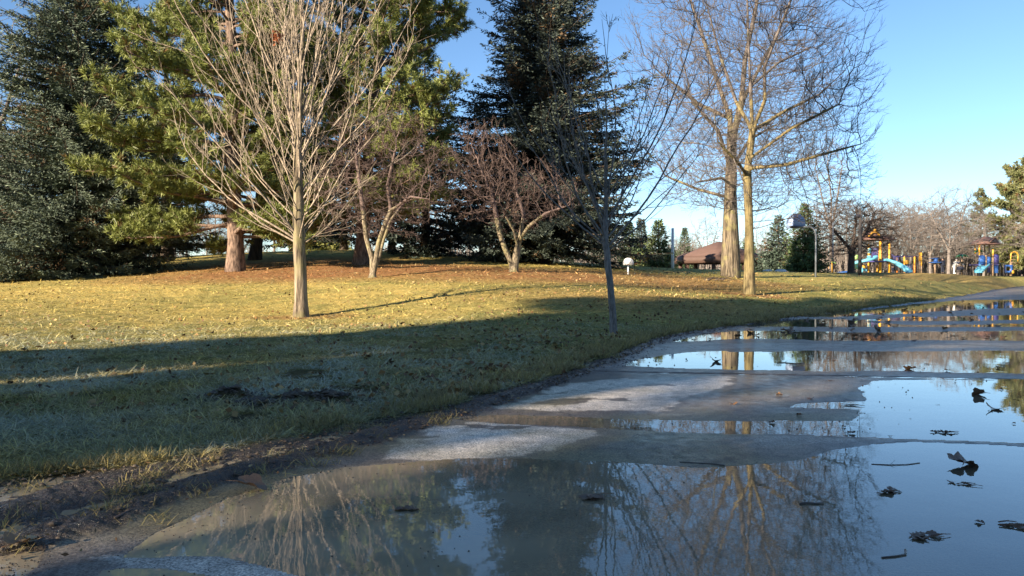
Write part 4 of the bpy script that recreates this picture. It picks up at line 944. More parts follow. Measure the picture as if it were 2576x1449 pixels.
n = 2100; yy = 2.0 * np.exp(g_.random(n) ** 1.1 * math.log(14 / 2.0)); f = g_.random(n); xx = road_x(yy) * (1 - f) + grass_x(yy) * f + g_.normal(0, .03, n)
for i_ in range(600): q_ = CLODS[i_ % 4]; xx[i_] = q_[0] + g_.normal(0, q_[2] * .6); yy[i_] = q_[1] + g_.normal(0, q_[2] * .5)
s = g_.uniform(.004, .016, n) * g_.random(n) ** .5
zz_ = .012 + .018 * g_.random(n); zz_[:600] = lawn_z(xx[:600], yy[:600]) + .004; s[:600] *= 1.6; J = g_.uniform(.55, 1.5, (n, 6, 3)); V = (np.stack([xx, yy, zz_], 1)[:, None, :] + oc[None] * s[:, None, None] * J * [1.3, 1, .8]).reshape(-1, 3)
F = (np.arange(n) * 6)[:, None, None] + np.array([[0, 2, 4], [2, 1, 4], [1, 3, 4], [3, 0, 4], [2, 0, 5], [1, 2, 5], [3, 1, 5], [0, 3, 5]])[None]
tag(raw_mesh('mud_clods', V, [F.reshape(-1, 3)], plain('crumbly mud', (.085, .066, .048), .75, noise=.5, scale=40, bump=.5)), 'small broken clods along the muddy edge of the road', 'soil', kind='stuff')
n = 700; yy = 2.1 * np.exp(g_.random(n) * math.log(20 / 2.1)); f = g_.uniform(-.15, 1.1, n); x = road_x(yy) * (1 - f) + grass_x(yy) * f; d = unit(g_.normal(0, 1, (n, 3)) * [1, 1, .3])
V, F = sprays(np.stack([x, yy, .03 + 0 * x], 1), d, (.014 + .0016 * yy) * g_.uniform(.5, 1.4, n), (.006 + .0009 * yy) * g_.uniform(.5, 1.4, n), g_); c = np.array([[.17, .10, .05], [.11, .075, .045], [.28, .22, .12]])[g_.integers(0, 3, n)] * g_.uniform(.6, 1.2, (n, 1))
tag(raw_mesh('verge_litter', V, [F], bpy.data.materials['litter'], col=np.repeat(c, 4, 0)), 'torn leaf and straw bits trodden into the mud', 'leaf litter', kind='stuff')
# ------------------------------------------------------------ far things: playground, shelter, hoops, poles, people
M_yel = plain('yellow post paint', (.60, .31, .035), .5, noise=.15); M_lblue = plain('light blue plastic', (.12, .38, .52), .45, noise=.05); M_blue = plain('blue plastic', (.03, .10, .33), .45, noise=.06)
M_purp = plain('violet coated steel', (.06, .055, .20), .45, noise=.08); M_roofb = plain('brown roof', (.17, .095, .075), .7, noise=.2, scale=3); M_dk = plain('dark steel', (.03, .028, .035), .5)
M_tan = plain('tan post paint', (.28, .19, .12), .5); M_green = plain('green plastic', (.03, .20, .10), .4); M_lime = plain('lime plastic', (.30, .50, .16), .4); M_or = plain('orange plastic', (.6, .2, .04), .4)
M_grey = plain('grey plastic', (.16, .18, .24), .5); M_white = plain('white paint', (.80, .80, .78), .5, noise=.04); M_galv = plain('galvanised steel', (.13, .15, .18), .5, metal=.2, noise=.1)
M_wood = plain('weathered pole', (.055, .048, .045), .85, noise=.3, scale=8, bump=.3); M_brwood = plain('brown stained wood', (.075, .042, .032), .7, noise=.2, scale=5); M_bbblue = plain('blue-grey board', (.22, .31, .50), .5, noise=.05)
M_rock = plain('pale rock', (.62, .58, .54), .9, noise=.2, scale=9, bump=.6)
DP = 80.0; KX = DP / FPX * .109                 # one zoom pixel of my measurements, in metres
def pg(zx, zy, x0=3080): return ((x0 + zx * .16304) * .67083 - 1288) / FPX * DP, CAMZ + (HOR - (850 + zy * .16304) * .67083) / FPX * DP
gz = zg(35, 80, .0)
bx0, _ = pg(1250, 0); base_z = pg(0, 1080)[1]
def play(x0off):
    ox = pg(1250, 0, x0off)[0]
    def lo(zx, zy, y=0): a, c = pg(zx, zy, x0off); return np.array([a - ox, y, c - base_z])
    return ox, lo
# --- main climbing structure
ox, lo = play(3080)
root = empty('climbing_structure', (ox, DP, base_z), 'larger yellow-posted play tower with light blue slides and a brown gabled roof', 'playground structure')
def post(z1, zx, zy0, zy1, y=0, r=.085, mat=None, name='post', par=None):
    a = lo(zx, zy1, y); b = lo(zx, zy0, y); mb = MB(); mb.tube([a - [0, 0, .25], (a + b) / 2, b], r, 10); mb.lathe(b, [(r * 1.12, -.06), (r * 1.12, 0), (r * .5, .05), (.001, .06)], 10); return mb.build(name, mat or M_yel, par or root, True)
for zx, z0, z1, y, r in [(1250, 285, 1080, -1.0, .12), (1495, 370, 1080, -.6, .10), (980, 440, 1080, -1.0, .08), (1195, 430, 1080, .9, .08), (1440, 360, 1080, 1.0, .08), (975, 330, 820, .9, .08), (810, 830, 1080, .6, .07), (1300, 890, 1080, .2, .09), (1380, 650, 1080, .4, .05)]: post(0, zx, z0, z1, y, r)
mb = MB(); c = lo(1215, 800); mb.box(c + [0, 0, -.03], (2.9, 2.4, .14), 0, .02); mb.build('deck', M_purp, root)
# roof: brown ridge roof with a yellow-trimmed gable
a, b_, c = lo(930, 305), lo(1560, 300), lo(1080, 115); ez = a[2]; rz_ = lo(0, 190)[2]
mb = MB(); x0, x1 = a[0], b_[0]; V = [(x0, -1.4, ez), (x1, -1.4, ez), (x1, 1.4, ez), (x0, 1.4, ez), (x0 + .75, 0, rz_), (x1 - .9, 0, rz_)]
V += [(v[0], v[1], v[2] - .06) for v in V]; mb.add(V, [[1, 2, 5], [3, 0, 4], [7, 11, 8], [9, 10, 6]], [[0, 1, 5, 4], [2, 3, 4, 5], [6, 10, 11, 7], [8, 11, 10, 9], [0, 6, 7, 1], [1, 7, 8, 2], [2, 8, 9, 3], [3, 9, 6, 0]])
rf = mb.build('roof', M_roofb, root)
gx0, gx1 = lo(935, 0)[0], lo(1205, 0)[0]; gm = (gx0 + gx1) / 2; gt = lo(0, 95)[2]; gb_ = lo(0, 250)[2]
mb = MB()
for sx in (-1, 1): mb.tube([(gm + sx * (gx1 - gx0) / 2, -1.5, gb_), (gm, -1.5, gt)], .07, 6); mb.tube([(gm + sx * (gx1 - gx0) / 2, -1.3, gb_), (gm, -1.3, gt)], .05, 6)
mb.add([(gm - .18, -1.56, gt - .32), (gm + .18, -1.56, gt - .32), (gm + .1, -1.56, gt + .08), (gm - .1, -1.56, gt + .08), (gm - .18, -1.44, gt - .32), (gm + .18, -1.44, gt - .32), (gm + .1, -1.44, gt + .08), (gm - .1, -1.44, gt + .08)], None, [[0, 1, 2, 3], [5, 4, 7, 6], [3, 2, 6, 7], [1, 5, 6, 2], [4, 0, 3, 7]])
mb.build('gable_trim', M_yel, root)
mb = MB(); mb.add([(gx0 + .1, -1.38, gb_), (gx1 - .1, -1.38, gb_), (gm, -1.38, gt - .1), (gx0 + .1, .2, gb_), (gx1 - .1, .2, gb_), (gm, .2, gt - .1)], [[0, 1, 2], [4, 3, 5]], [[1, 4, 5, 2], [3, 0, 2, 5], [0, 3, 4, 1]]); mb.build('gable', M_roofb, root)
def panel(zx0, zx1, zy0, zy1, y, mat, name='panel', bars=0, t=.05, arch=False, par=None, hole=0):
    a = lo(zx0, zy1, y); b = lo(zx1, zy0, y); mb = MB(); w_ = b[0] - a[0]; h_ = b[2] - a[2]
    if bars:
        mb.box(((a[0] + b[0]) / 2, y, a[2] + .03), (w_, t, .06)); mb.box(((a[0] + b[0]) / 2, y, b[2] - .03), (w_, t, .06))
        for i in range(bars): mb.tube([(a[0] + w_ * (i + .5) / bars, y, a[2] + .02), (a[0] + w_ * (i + .5) / bars, y, b[2] - .02)], .016, 5)
    elif hole:
        n = 16; cx, cz = (a[0] + b[0]) / 2, (a[2] + b[2]) / 2; ang = [2 * math.pi * i / n + math.pi / 4 for i in range(n)]
        out = []
        for q in ang:
            c_, s_ = math.cos(q), math.sin(q); m = max(abs(c_), abs(s_)); out.append((cx + c_ / m * w_ / 2, cz + s_ / m * h_ / 2))
        inn = [(cx + math.cos(q) * hole, cz + math.sin(q) * hole) for q in ang]
        V = [(x, y + s, z) for s in (-t / 2, t / 2) for x, z in out + inn]; F = []
        for i in range(n): j = (i + 1) % n; F += [[i, j, n + j, n + i], [2 * n + j, 2 * n + i, 3 * n + i, 3 * n + j], [n + i, n + j, 3 * n + j, 3 * n + i], [j, i, 2 * n + i, 2 * n + j]]
        mb.add(V, None, F)
    elif arch:
        n = 10; po = [(b[0], a[2]), (b[0], b[2] - w_ / 2 * .8)] + [((a[0] + b[0]) / 2 + math.cos(math.pi * i / n) * w_ / 2, b[2] - w_ / 2 * .8 + math.sin(math.pi * i / n) * w_ / 2 * .8) for i in range(1, n)] + [(a[0], b[2] - w_ / 2 * .8), (a[0], a[2])]
        mb.prism(po, y - t / 2, y + t / 2)
    else: mb.box(((a[0] + b[0]) / 2, y, (a[2] + b[2]) / 2), (abs(w_), t, abs(h_)), 0, .015)
    return mb.build(name, mat, par or root)
panel(1030, 1180, 490, 790, -1.1, M_purp, 'railing', 7); panel(1045, 1140, 600, 790, -1.05, M_purp); panel(1320, 1440, 490, 720, 1.0, M_purp, 'railing', 5); panel(760, 880, 560, 720, 1.0, M_purp, 'railing', 6)
panel(820, 880, 505, 600, -.3, M_lblue, arch=True); panel(960, 1030, 505, 620, -1.05, M_lblue, arch=True); panel(740, 830, 650, 750, -.2, M_lime, arch=True)
panel(1040, 1100, 880, 950, .9, M_yel); panel(1120, 1190, 960, 1060, .8, M_grey); panel(1700, 1780, 810, 1000, .3, M_grey, arch=True)
# slides
def slide(path, wid, name, mat):
    P = np.array(path, float); n = len(P); T = np.gradient(P, axis=0); T = unit(T); S = unit(np.cross(T, [0, 0, 1.])); U = np.cross(S, T)
    prof = [(-wid / 2, .22), (-wid / 2, .03), (-wid * .35, 0), (wid * .35, 0), (wid / 2, .03), (wid / 2, .22), (wid / 2 + .05, .22), (wid / 2 + .05, -.04), (-wid / 2 - .05, -.04), (-wid / 2 - .05, .22)]
    V = np.array([P[i] + S[i] * a + U[i] * c for i in range(n) for a, c in prof]); k = len(prof)
    F = [[i * k + j, (i + 1) * k + j, (i + 1) * k + (j + 1) % k, i * k + (j + 1) % k] for i in range(n - 1) for j in range(k)]
    return MB().add(V, None, F).build(name, mat, root, True)
s0 = lo(1330, 790, -1.1); t = np.linspace(0, 1, 14)[:, None]
e1 = lo(1700, 1060, -2.6); P = s0 + (e1 - s0) * np.hstack([t ** .8, t, t ** 1.7 * .75 + .25 * t ** 4]); P[:, 1] = -1.1 - 1.6 * t[:, 0] ** 2; slide(P, .75, 'slide', M_lblue)
sp0 = lo(1000, 770, -1.2); cen = lo(800, 0, -1.7); P = []
for i in range(22):
    f = i / 21; an = R(-10) - f * R(300) ; rr = .95; P.append([cen[0] + rr * math.cos(an) * 1.05, cen[1] - rr * math.sin(an) * -1.0 * 1, sp0[2] * (1 - f) ** .9 + .22])
P = [[sp0[0], sp0[1], sp0[2] + .22]] + P; slide(P, .62, 'spiral_slide', M_lblue)
mb = MB(); a = lo(760, 1075, -1.7); b = lo(760, 950, -1.7); mb.tube([a - [0, 0, .2], b], .11, 10); mb.build('slide_pillar', M_lblue, root, True)
mb = MB(); a = lo(1080, 1075, 0); b = lo(1150, 820, 0)
for i in range(6): p = a + (b - a) * (i + .5) / 6; mb.box(p, (.32, .9, .06), 0, .01)
mb.tube([a + [0, -.45, 0], b + [0, -.45, 0]], .04, 5); mb.tube([a + [0, .45, 0], b + [0, .45, 0]], .04, 5); mb.build('stairs', M_dk, root)
# bridge on the right with handrails
mb = MB(); mb.tube([lo(1560, 640, -.5), lo(1620, 685, -.5), lo(2290, 685, -.5)], .04, 6); mb.tube([lo(1560, 640, .5), lo(1620, 685, .5), lo(2290, 685, .5)], .04, 6)
for zx in range(1640, 2300, 45): mb.tube([lo(zx, 685, -.5), lo(zx, 685, .5)], .02, 5)
mb.build('overhead_ladder', M_purp, root)
panel(1590, 1730, 690, 800, -.5, M_purp, 'railing', 8)
for zx, z0, z1, y in [(1850, 695, 1080, -.5), (2085, 695, 1080, -.5), (1790, 720, 1080, .5), (2200, 610, 1080, -.5), (2355, 600, 1080, .5)]:
    o = post(0, zx, z0, 900 if zx != 2200 else 800, y, .085); post(0, zx, 900 if zx != 2200 else 800, 1080, y, .088, M_tan if zx in (1850, 2200, 2355) else M_or)
mb = MB(); c = lo(1905, 820, -.62); mb.tube([c, c + [0, .08, 0]], .22, 14); mb.build('disc_panel', M_yel, root)
panel(1920, 2060, 870, 1060, -.2, M_blue, 'railing', 9); panel(1930, 2050, 990, 1060, -.1, M_blue); panel(2110, 2330, 780, 1050, .6, M_dk, 'railing', 11)
mb = MB(); c = lo(1860, 1075, -.8); mb.lathe(c - [0, 0, .1], [(.24, 0), (.2, .2), (.1, .45), (.06, .55), (.001, .56)], 12); mb.build('spring_base', M_or, root, True)
# low ramp on the left, and the palm-topped post
mb = MB(); a, b = lo(300, 1060), lo(640, 1010); mb.add([(a[0], -.6, a[2] - .1), (b[0], -.6, b[2] - .2), (b[0], -.6, b[2]), (a[0], -.6, a[2]), (a[0], .6, a[2] - .1), (b[0], .6, b[2] - .2), (b[0], .6, b[2]), (a[0], .6, a[2])], None, [[0, 1, 2, 3], [5, 4, 7, 6], [3, 2, 6, 7], [1, 5, 6, 2], [4, 0, 3, 7]])
mb.build('ramp', M_blue, root)
ptop = empty('palm_post', (ox + lo(240, 0)[0], DP, base_z), 'short yellow post with a green palm-leaf top, left of the play tower', 'play post')
def ppost(rt, zx, z0, z1, y, r, mat, name='post', off=0):
    a = lo(zx, z1, y); b = lo(zx, z0, y); a = a - [off, 0, 0]; b = b - [off, 0, 0]; mb = MB(); mb.tube([a - [0, 0, .25], (a + b) / 2, b], r, 10); return mb.build(name, mat, rt, True)
off = lo(240, 0)[0]; ppost(ptop, 240, 800, 1080, 0, .11, M_yel, off=off); ppost(ptop, 205, 860, 1080, .3, .07, M_yel, off=off)
def palm(rt, c, s, mat, n=6, seed=0):
    mb = MB(); g = np.random.default_rng(seed)
    for i in range(n):
        an = i * 2 * math.pi / n + .4; d = np.array([math.cos(an), math.sin(an), 0]); q = np.array([-d[1], d[0], 0]); P = [c + d * s * u + np.array([0, 0, s * (.35 * u - .75 * u * u)]) for u in np.linspace(0, 1, 6)]; w_ = [.12, .3, .36, .3, .2, .02]
        V = []
        for p, ww_ in zip(P, w_): V += [p - q * s * ww_ * .6 - [0, 0, .05 * s], p + [0, 0, .03 * s], p + q * s * ww_ * .6 - [0, 0, .05 * s]]
        V2 = [v - np.array([0, 0, .03]) for v in V]; F = []
        for k in range(5):
            for m in range(2): F += [[k * 3 + m, k * 3 + m + 1, k * 3 + m + 4, k * 3 + m + 3], [18 + k * 3 + m + 1, 18 + k * 3 + m, 18 + k * 3 + m + 3, 18 + k * 3 + m + 4]]
        mb.add(V + V2, None, F)
    return mb.build('palm_leaves', mat, rt, True)
palm(ptop, lo(240, 810) - [off, 0, 0], .42, M_lime)
# table-like climber to the right of the bridge
st = empty('talk_table', (ox + lo(2490, 0)[0], DP - 1, base_z), 'blue canopy-like play table on a pale post, left of the dark-coated person', 'play table'); off = lo(2490, 0)[0]
ppost(st, 2490, 870, 1085, 0, .10, M_tan); st_p = list(st.children)[0]; st_p.location.x = -off
mb = MB(); a, b = lo(2390, 830) - [off, 0, 0], lo(2590, 830) - [off, 0, 0]; mb.box((0, 0, a[2]), (b[0] - a[0], .8, .12), 0, .03); mb.box((.05, 0, a[2] + .25), (.28, .4, .5), 0, .03); mb.box((-.1, 0, a[2] + .42), (.8, .5, .06), 0, .02); mb.build('table_top', M_blue, st)

# --- second tower
ox2, _ = pg(1650, 0, 3420), 0; ox2 = ox2[0]
def lo(zx, zy, y=0): a, c = pg(zx, zy, 3420); return np.array([a - ox2, y, c - base_z])
root = empty('climbing_structure', (ox2, DP, base_z), 'smaller play tower with brown gabled roof, dark blue panels and low blue slide', 'playground structure')
mb = MB(); a, b_ = lo(1385, 405), lo(1890, 405); rz_ = lo(0, 225)[2]; ez = a[2]; x0, x1 = a[0], b_[0]; m0 = lo(1700, 0)[0]
V = [(x0, -1.2, ez), (x1, -1.2, ez), (x1, 1.2, ez), (x0, 1.2, ez), (m0 - .25, 0, rz_), (m0 + .25, 0, rz_)]; V += [(v[0], v[1], v[2] - .07) for v in V]
mb.add(V, [[1, 2, 5], [3, 0, 4], [7, 11, 8], [9, 10, 6]], [[0, 1, 5, 4], [2, 3, 4, 5], [6, 10, 11, 7], [8, 11, 10, 9], [0, 6, 7, 1], [1, 7, 8, 2], [2, 8, 9, 3], [3, 9, 6, 0]]); mb.build('roof', M_roofb, root)
mb = MB(); a, b_, c = lo(1610, 370, -1.25), lo(1850, 360, -1.25), lo(1735, 255, -1.25); mb.tube([a, c, b_], .05, 5); mb.build('gable_trim', M_roofb, root)
mb = MB(); mb.add([a + [.08, .02, 0], b_ + [-.08, .02, 0], c + [0, .02, -.05], a + [.08, .5, 0], b_ + [-.08, .5, 0], c + [0, .5, -.05]], [[0, 1, 2], [4, 3, 5]], [[1, 4, 5, 2], [3, 0, 2, 5]]); mb.build('gable', M_dk, root)
for zx, z0, z1, y, m_ in [(1425, 405, 670, -.9, M_yel), (1570, 405, 560, .9, M_yel), (1735, 540, 660, -.9, M_yel), (1870, 405, 700, .7, M_tan), (1735, 410, 540, .5, M_tan), (1575, 660, 1080, -.9, M_tan), (1735, 660, 1080, -.9, M_tan), (1425, 670, 1080, -.9, M_blue), (1870, 700, 1080, .7, M_tan), (1970, 840, 1080, -.4, M_dk), (2050, 860, 1080, -.4, M_dk)]: post(0, zx, z0, z1, y, .075, m_)
mb = MB(); c = lo(1650, 880); mb.box(c, (2.1, 1.7, .12), 0, .02); mb.build('deck', M_purp, root)
panel(1405, 1560, 665, 870, -.95, M_lblue if False else M_blue, arch=True); panel(1600, 1710, 690, 870, -.8, M_blue, arch=True); panel(1755, 1885, 640, 870, -.8, M_purp, arch=True); panel(1760, 1885, 870, 1070, -.7, M_blue); panel(1600, 1720, 880, 1060, -.6, M_purp)
panel(2090, 2285, 880, 1060, -.2, M_blue, hole=.24)
panel(2240, 2290, 1010, 1075, -.4, M_yel)
s0 = lo(1560, 900, -1.0); e1 = lo(1265, 1060, -1.9); t = np.linspace(0, 1, 10)[:, None]; P = s0 + (e1 - s0) * np.hstack([t, t, t ** 1.3]); P[:, 1] = -1.0 - t[:, 0]; slide(P, .7, 'slide', M_lblue)
mb = MB(); mb.tube([lo(1210, 945, -1.3), lo(1560, 875, -1.3), lo(1980, 850, -1.3)], .03, 6)
for zx in (1210, 1390, 1560, 1980): mb.tube([lo(zx, 900, -1.3), lo(zx, 1080, -1.3)], .03, 6)
mb.build('handrail', M_dk, root)
palm(root, lo(1190, 645, .3), .62, M_green, 5, 1); palm(root, lo(1595, 545, .4), .5, M_green, 5, 2)
for zx, z0 in ((1190, 650), (1600, 550)): post(0, zx, z0, 1080, .35, .05, M_tan, 'palm_stem')
# yellow arch
ax_ = lo(2350, 0)[0]; ar = empty('climbing_arch', (ox2 + ax_, DP, base_z), 'tall yellow looped play arch beside the far right frame edge', 'play arch')
n = 12; r_ = (lo(2435, 0)[0] - lo(2270, 0)[0]) / 2; top = lo(0, 580)[2]; low = lo(0, 1080)[2]
P = [(-r_, 0, low - .2), (-r_, 0, (low + top) / 2)] + [(-r_ * math.cos(math.pi * i / n), 0, top - r_ + math.sin(math.pi * i / n) * r_) for i in range(n + 1)] + [(r_, 0, (low + top) / 2), (r_, 0, low - .2)]
MB().tube(np.array(P), .075, 8).build('arch', M_yel, ar, True); mb = MB()
for i in range(5): z_ = top * (.2 + .15 * i); mb.tube([(-r_, 0, z_), (r_, 0, z_)], .025, 6)
mb.build('rung', M_tan, ar); mb = MB(); mb.box((-r_ * .55, .2, top * .25), (r_ * .7, .05, top * .7), 0, .01); mb.build('panel', M_tan, ar)

# --- open shelter with a brown hipped roof
D_ = 66.0; s_ = D_ / FPX; cx = (1808 - 1288) * s_; ez = CAMZ + (HOR - 664) * s_; rz_ = CAMZ + (HOR - 608) * s_; fz = zg(cx, D_, .1)
sh = empty('picnic_shelter', (cx, D_, fz), 'open picnic shelter with a broad brown hipped roof behind the twin tree trunks', 'picnic shelter')
rw = 111 * s_; n = 8; V = [(rw * math.cos(R(22.5 + 45 * i)), rw * math.sin(R(22.5 + 45 * i)), ez - fz + .62) for i in range(8)] + [(rw * .035 * math.cos(R(22.5 + 45 * i)), rw * .035 * math.sin(R(22.5 + 45 * i)), rz_ - fz) for i in range(8)]
V += [(x, y, z - .14) for x, y, z in V]; F = []
for i in range(8): j = (i + 1) % 8; F += [[i, j, 8 + j, 8 + i], [16 + j, 16 + i, 24 + i, 24 + j], [j, i, 16 + i, 16 + j]]
def shingle():
    m, n_, l, b = mat_new('brown shingles'); tc = n_.new('ShaderNodeTexCoord'); wv_ = n_.new('ShaderNodeTexWave'); wv_.bands_direction = 'Z'; wv_.inputs['Scale'].default_value = 3.2; wv_.inputs['Distortion'].default_value = 1.5; no = n_.new('ShaderNodeTexNoise'); no.inputs['Scale'].default_value = 1.6; no.inputs['Detail'].default_value = 6
    l.new(tc.outputs['Object'], wv_.inputs[0]); l.new(tc.outputs['Object'], no.inputs[0]); mx = n_.new('ShaderNodeMix'); mx.data_type = 'RGBA'; mx.inputs[6].default_value = (.085, .050, .040, 1); mx.inputs[7].default_value = (.145, .085, .068, 1); l.new(no.outputs[0], mx.inputs[0])
    m2 = n_.new('ShaderNodeMix'); m2.data_type = 'RGBA'; m2.blend_type = 'MULTIPLY'; m2.inputs[0].default_value = .25; l.new(mx.outputs[2], m2.inputs[6]); l.new(wv_.outputs[0], m2.inputs[7]); l.new(m2.outputs[2], b.inputs['Base Color']); b.inputs['Roughness'].default_value = .8; return m
MB().add(V, None, F).build('roof', shingle(), sh)
mb = MB()
for i in range(8):
    p, q = V[i], V[(i + 1) % 8]; mb.add([(p[0] * 1.003, p[1] * 1.003, p[2] + .02), (q[0] * 1.003, q[1] * 1.003, q[2] + .02), (q[0] * 1.003, q[1] * 1.003, q[2] - .60), (p[0] * 1.003, p[1] * 1.003, p[2] - .60), (p[0] * .985, p[1] * .985, p[2] + .0), (q[0] * .985, q[1] * .985, q[2] + .0), (q[0] * .985, q[1] * .985, q[2] - .60), (p[0] * .985, p[1] * .985, p[2] - .60)], None, [[0, 3, 2, 1], [4, 5, 6, 7], [3, 7, 6, 2], [0, 1, 5, 4]])
mb.build('fascia', M_brwood, sh)
for i in range(8):
    a = R(22.5 + 45 * i); MB().box((rw * .86 * math.cos(a), rw * .86 * math.sin(a), (ez - fz) / 2 + .1), (.30, .30, ez - fz + .35), 0, .02).build('post', M_brwood, sh)
mb = MB(); mb.box((0, 0, .06), (rw * 1.7, rw * 1.2, .12), 0, .02); mb.build('floor_slab', plain('concrete', (.35, .34, .32), .8), sh)
mb = MB(); mb.box((1.2, .5, .76), (1.8, .7, .06), 0, .01); mb.box((1.2, -.2, .46), (1.8, .26, .05), 0, .01); mb.box((1.2, 1.2, .46), (1.8, .26, .05), 0, .01)
for x in (.55, 1.85): mb.box((x, .5, .43), (.07, 1.2, .07)); mb.box((x, .2, .4), (.07, .07, .7)); mb.box((x, .8, .4), (.07, .07, .7))
o = mb.build('picnic_table', M_brwood); o.location = (cx, D_, fz + .12); tag(o, 'brown picnic table standing inside the open shelter', 'picnic table')

# --- basketball hoops
def fan_board(w_, h_, t):
    n = 14; po = [(w_ / 2 * .93, 0), (w_ / 2, h_ * .28)] + [(math.cos(math.pi * i / n) * w_ / 2, h_ * .28 + math.sin(math.pi * i / n) * h_ * .72) for i in range(1, n)] + [(-w_ / 2, h_ * .28), (-w_ / 2 * .93, 0)]
    return po
D_ = 29.5; s_ = D_ / FPX; x = (1580 - 1288) * s_; gz2 = CAMZ + (HOR - 682) * s_; h0 = CAMZ + (HOR - 667) * s_
hp = empty('basketball_hoop', (x, D_, zg(x, D_, .1)), 'sunlit white fan-shaped basketball backboard on a white post', 'basketball hoop'); fz = hp.location.z
mb = MB(); mb.prism([(a, c + h0 - fz) for a, c in fan_board(27 * s_, 18.5 * s_, .06)], -.08, -.05); mb.build('backboard', M_white, hp)
mb = MB(); mb.tube([(0, 0, -.2), (0, 0, h0 - fz + .1)], .032, 10); mb.build('post', M_white, hp, True)
mb = MB(); a = np.linspace(0, 2 * math.pi, 17); mb.tube(np.stack([.045 * np.cos(a), -.125 + .045 * np.sin(a), np.full(17, h0 - fz + .04)], 1), .004, 5, False); mb.build('rim', M_or, hp, True)
D_ = 38.0; s_ = D_ / FPX; xb = (2006 - 1288) * s_; xp = (2052 - 1288) * s_; fz = zg(xp, D_, .1)
hp = empty('basketball_hoop', (xp, D_, fz), 'shaded blue-grey fan-shaped basketball backboard hanging from a curved grey pole', 'basketball hoop')
h0 = CAMZ + (HOR - 574) * s_ - fz; h1 = CAMZ + (HOR - 536) * s_ - fz; hp_ = CAMZ + (HOR - 571) * s_ - fz
mb = MB(); mb.prism([(a, c + h0) for a, c in fan_board(47 * s_, h1 - h0, .05)], -.03, .03); o = mb.build('backboard', M_bbblue, hp); o.location = (xb - xp, .25, 0); o.rotation_euler.z = R(-8)
mb = MB(); e_ = xb - xp; mb.tube(np.array([(0, 0, -.2), (0, 0, 1.5), (0, 0, hp_ - .45), (-.04, 0, hp_ - .2), (-.16, 0, hp_ - .05), (-.34, 0, hp_), (e_ * .7, .1, hp_ + .01), (e_, .2, hp_ + .03)]), .045, 10); mb.build('post', M_galv, hp, True)
mb = MB(); mb.box((e_ - .05, .22, hp_ + .02), (.5, .16, .10), 0, .01); mb.build('bracket', M_dk, hp)

# --- poles
def pole(name, px, D, ytop, r, mat, label, cat, head=None):
    x = (px - 1288) / FPX * D; z0 = zg(x, D, 0); H = CAMZ + (HOR - ytop) / FPX * D - z0; rt = empty(name, (x, D, z0), label, cat)
    mb = MB(); mb.tube([(0, 0, -.2), (0, 0, H * .5), (0, 0, H)], [r, r * .9, r * .8], 12); mb.build('pole', mat, rt, True)
    if head: head(rt, H)
    return rt
pole('white_pole', 1692, 46, 574, .10, plain('pale concrete', (.75, .75, .76), .6), 'plain pale pole at the left end of the picnic shelter', 'pole')
def head(rt, H):
    mb = MB(); mb.box((-.16, 0, H - .45), (.34, .22, .24), 0, .03); mb.build('lamp_head', M_dk, rt); mb = MB(); mb.tube([(0, 0, H - .02), (0, 0, H + .12)], .09, 8); mb.build('cap', M_dk, rt)
pole('light_pole', 2163, 55, 528, .13, M_wood, 'dark wooden pole with a small box near its top, before the play tower', 'light pole', head)
pole('thin_pole', 2095, 60, 560, .05, M_galv, 'thin grey pole left of the dark bare tree by the playground', 'pole')
pole('white_pole', 1145, 48, 600, .05, M_white, 'slim white post seen under the dark spruces', 'pole')
for i, (px, py, s, lb) in enumerate([(1930, 681, .22, 'smaller rounded pale rock on the grass below the grey-blue backboard'), (1965, 681, .34, 'larger pale flat rock on the grass, right of the small one')]):
    D = 52; p = at(px, py, D); g = np.random.default_rng(i); mb = MB(); n = 12; prof = [(.001, -.3), (.8, -.25), (1, 0), (.85, .35), (.5, .62), (.001, .7)]; mb.lathe((0, 0, 0), prof, n); V = np.vstack(mb.V) * (1 + .12 * g.normal(0, 1, (len(mb.V[0]), 1))); mb.V = [V * np.array([1.5, 1, .8])]
    o = mb.build('rock', M_rock, smooth=True); o.location = (p[0], D, zg(p[0], D) + .05); o.scale = (s,) * 3; tag(o, lb, 'rock', 'pale rocks')

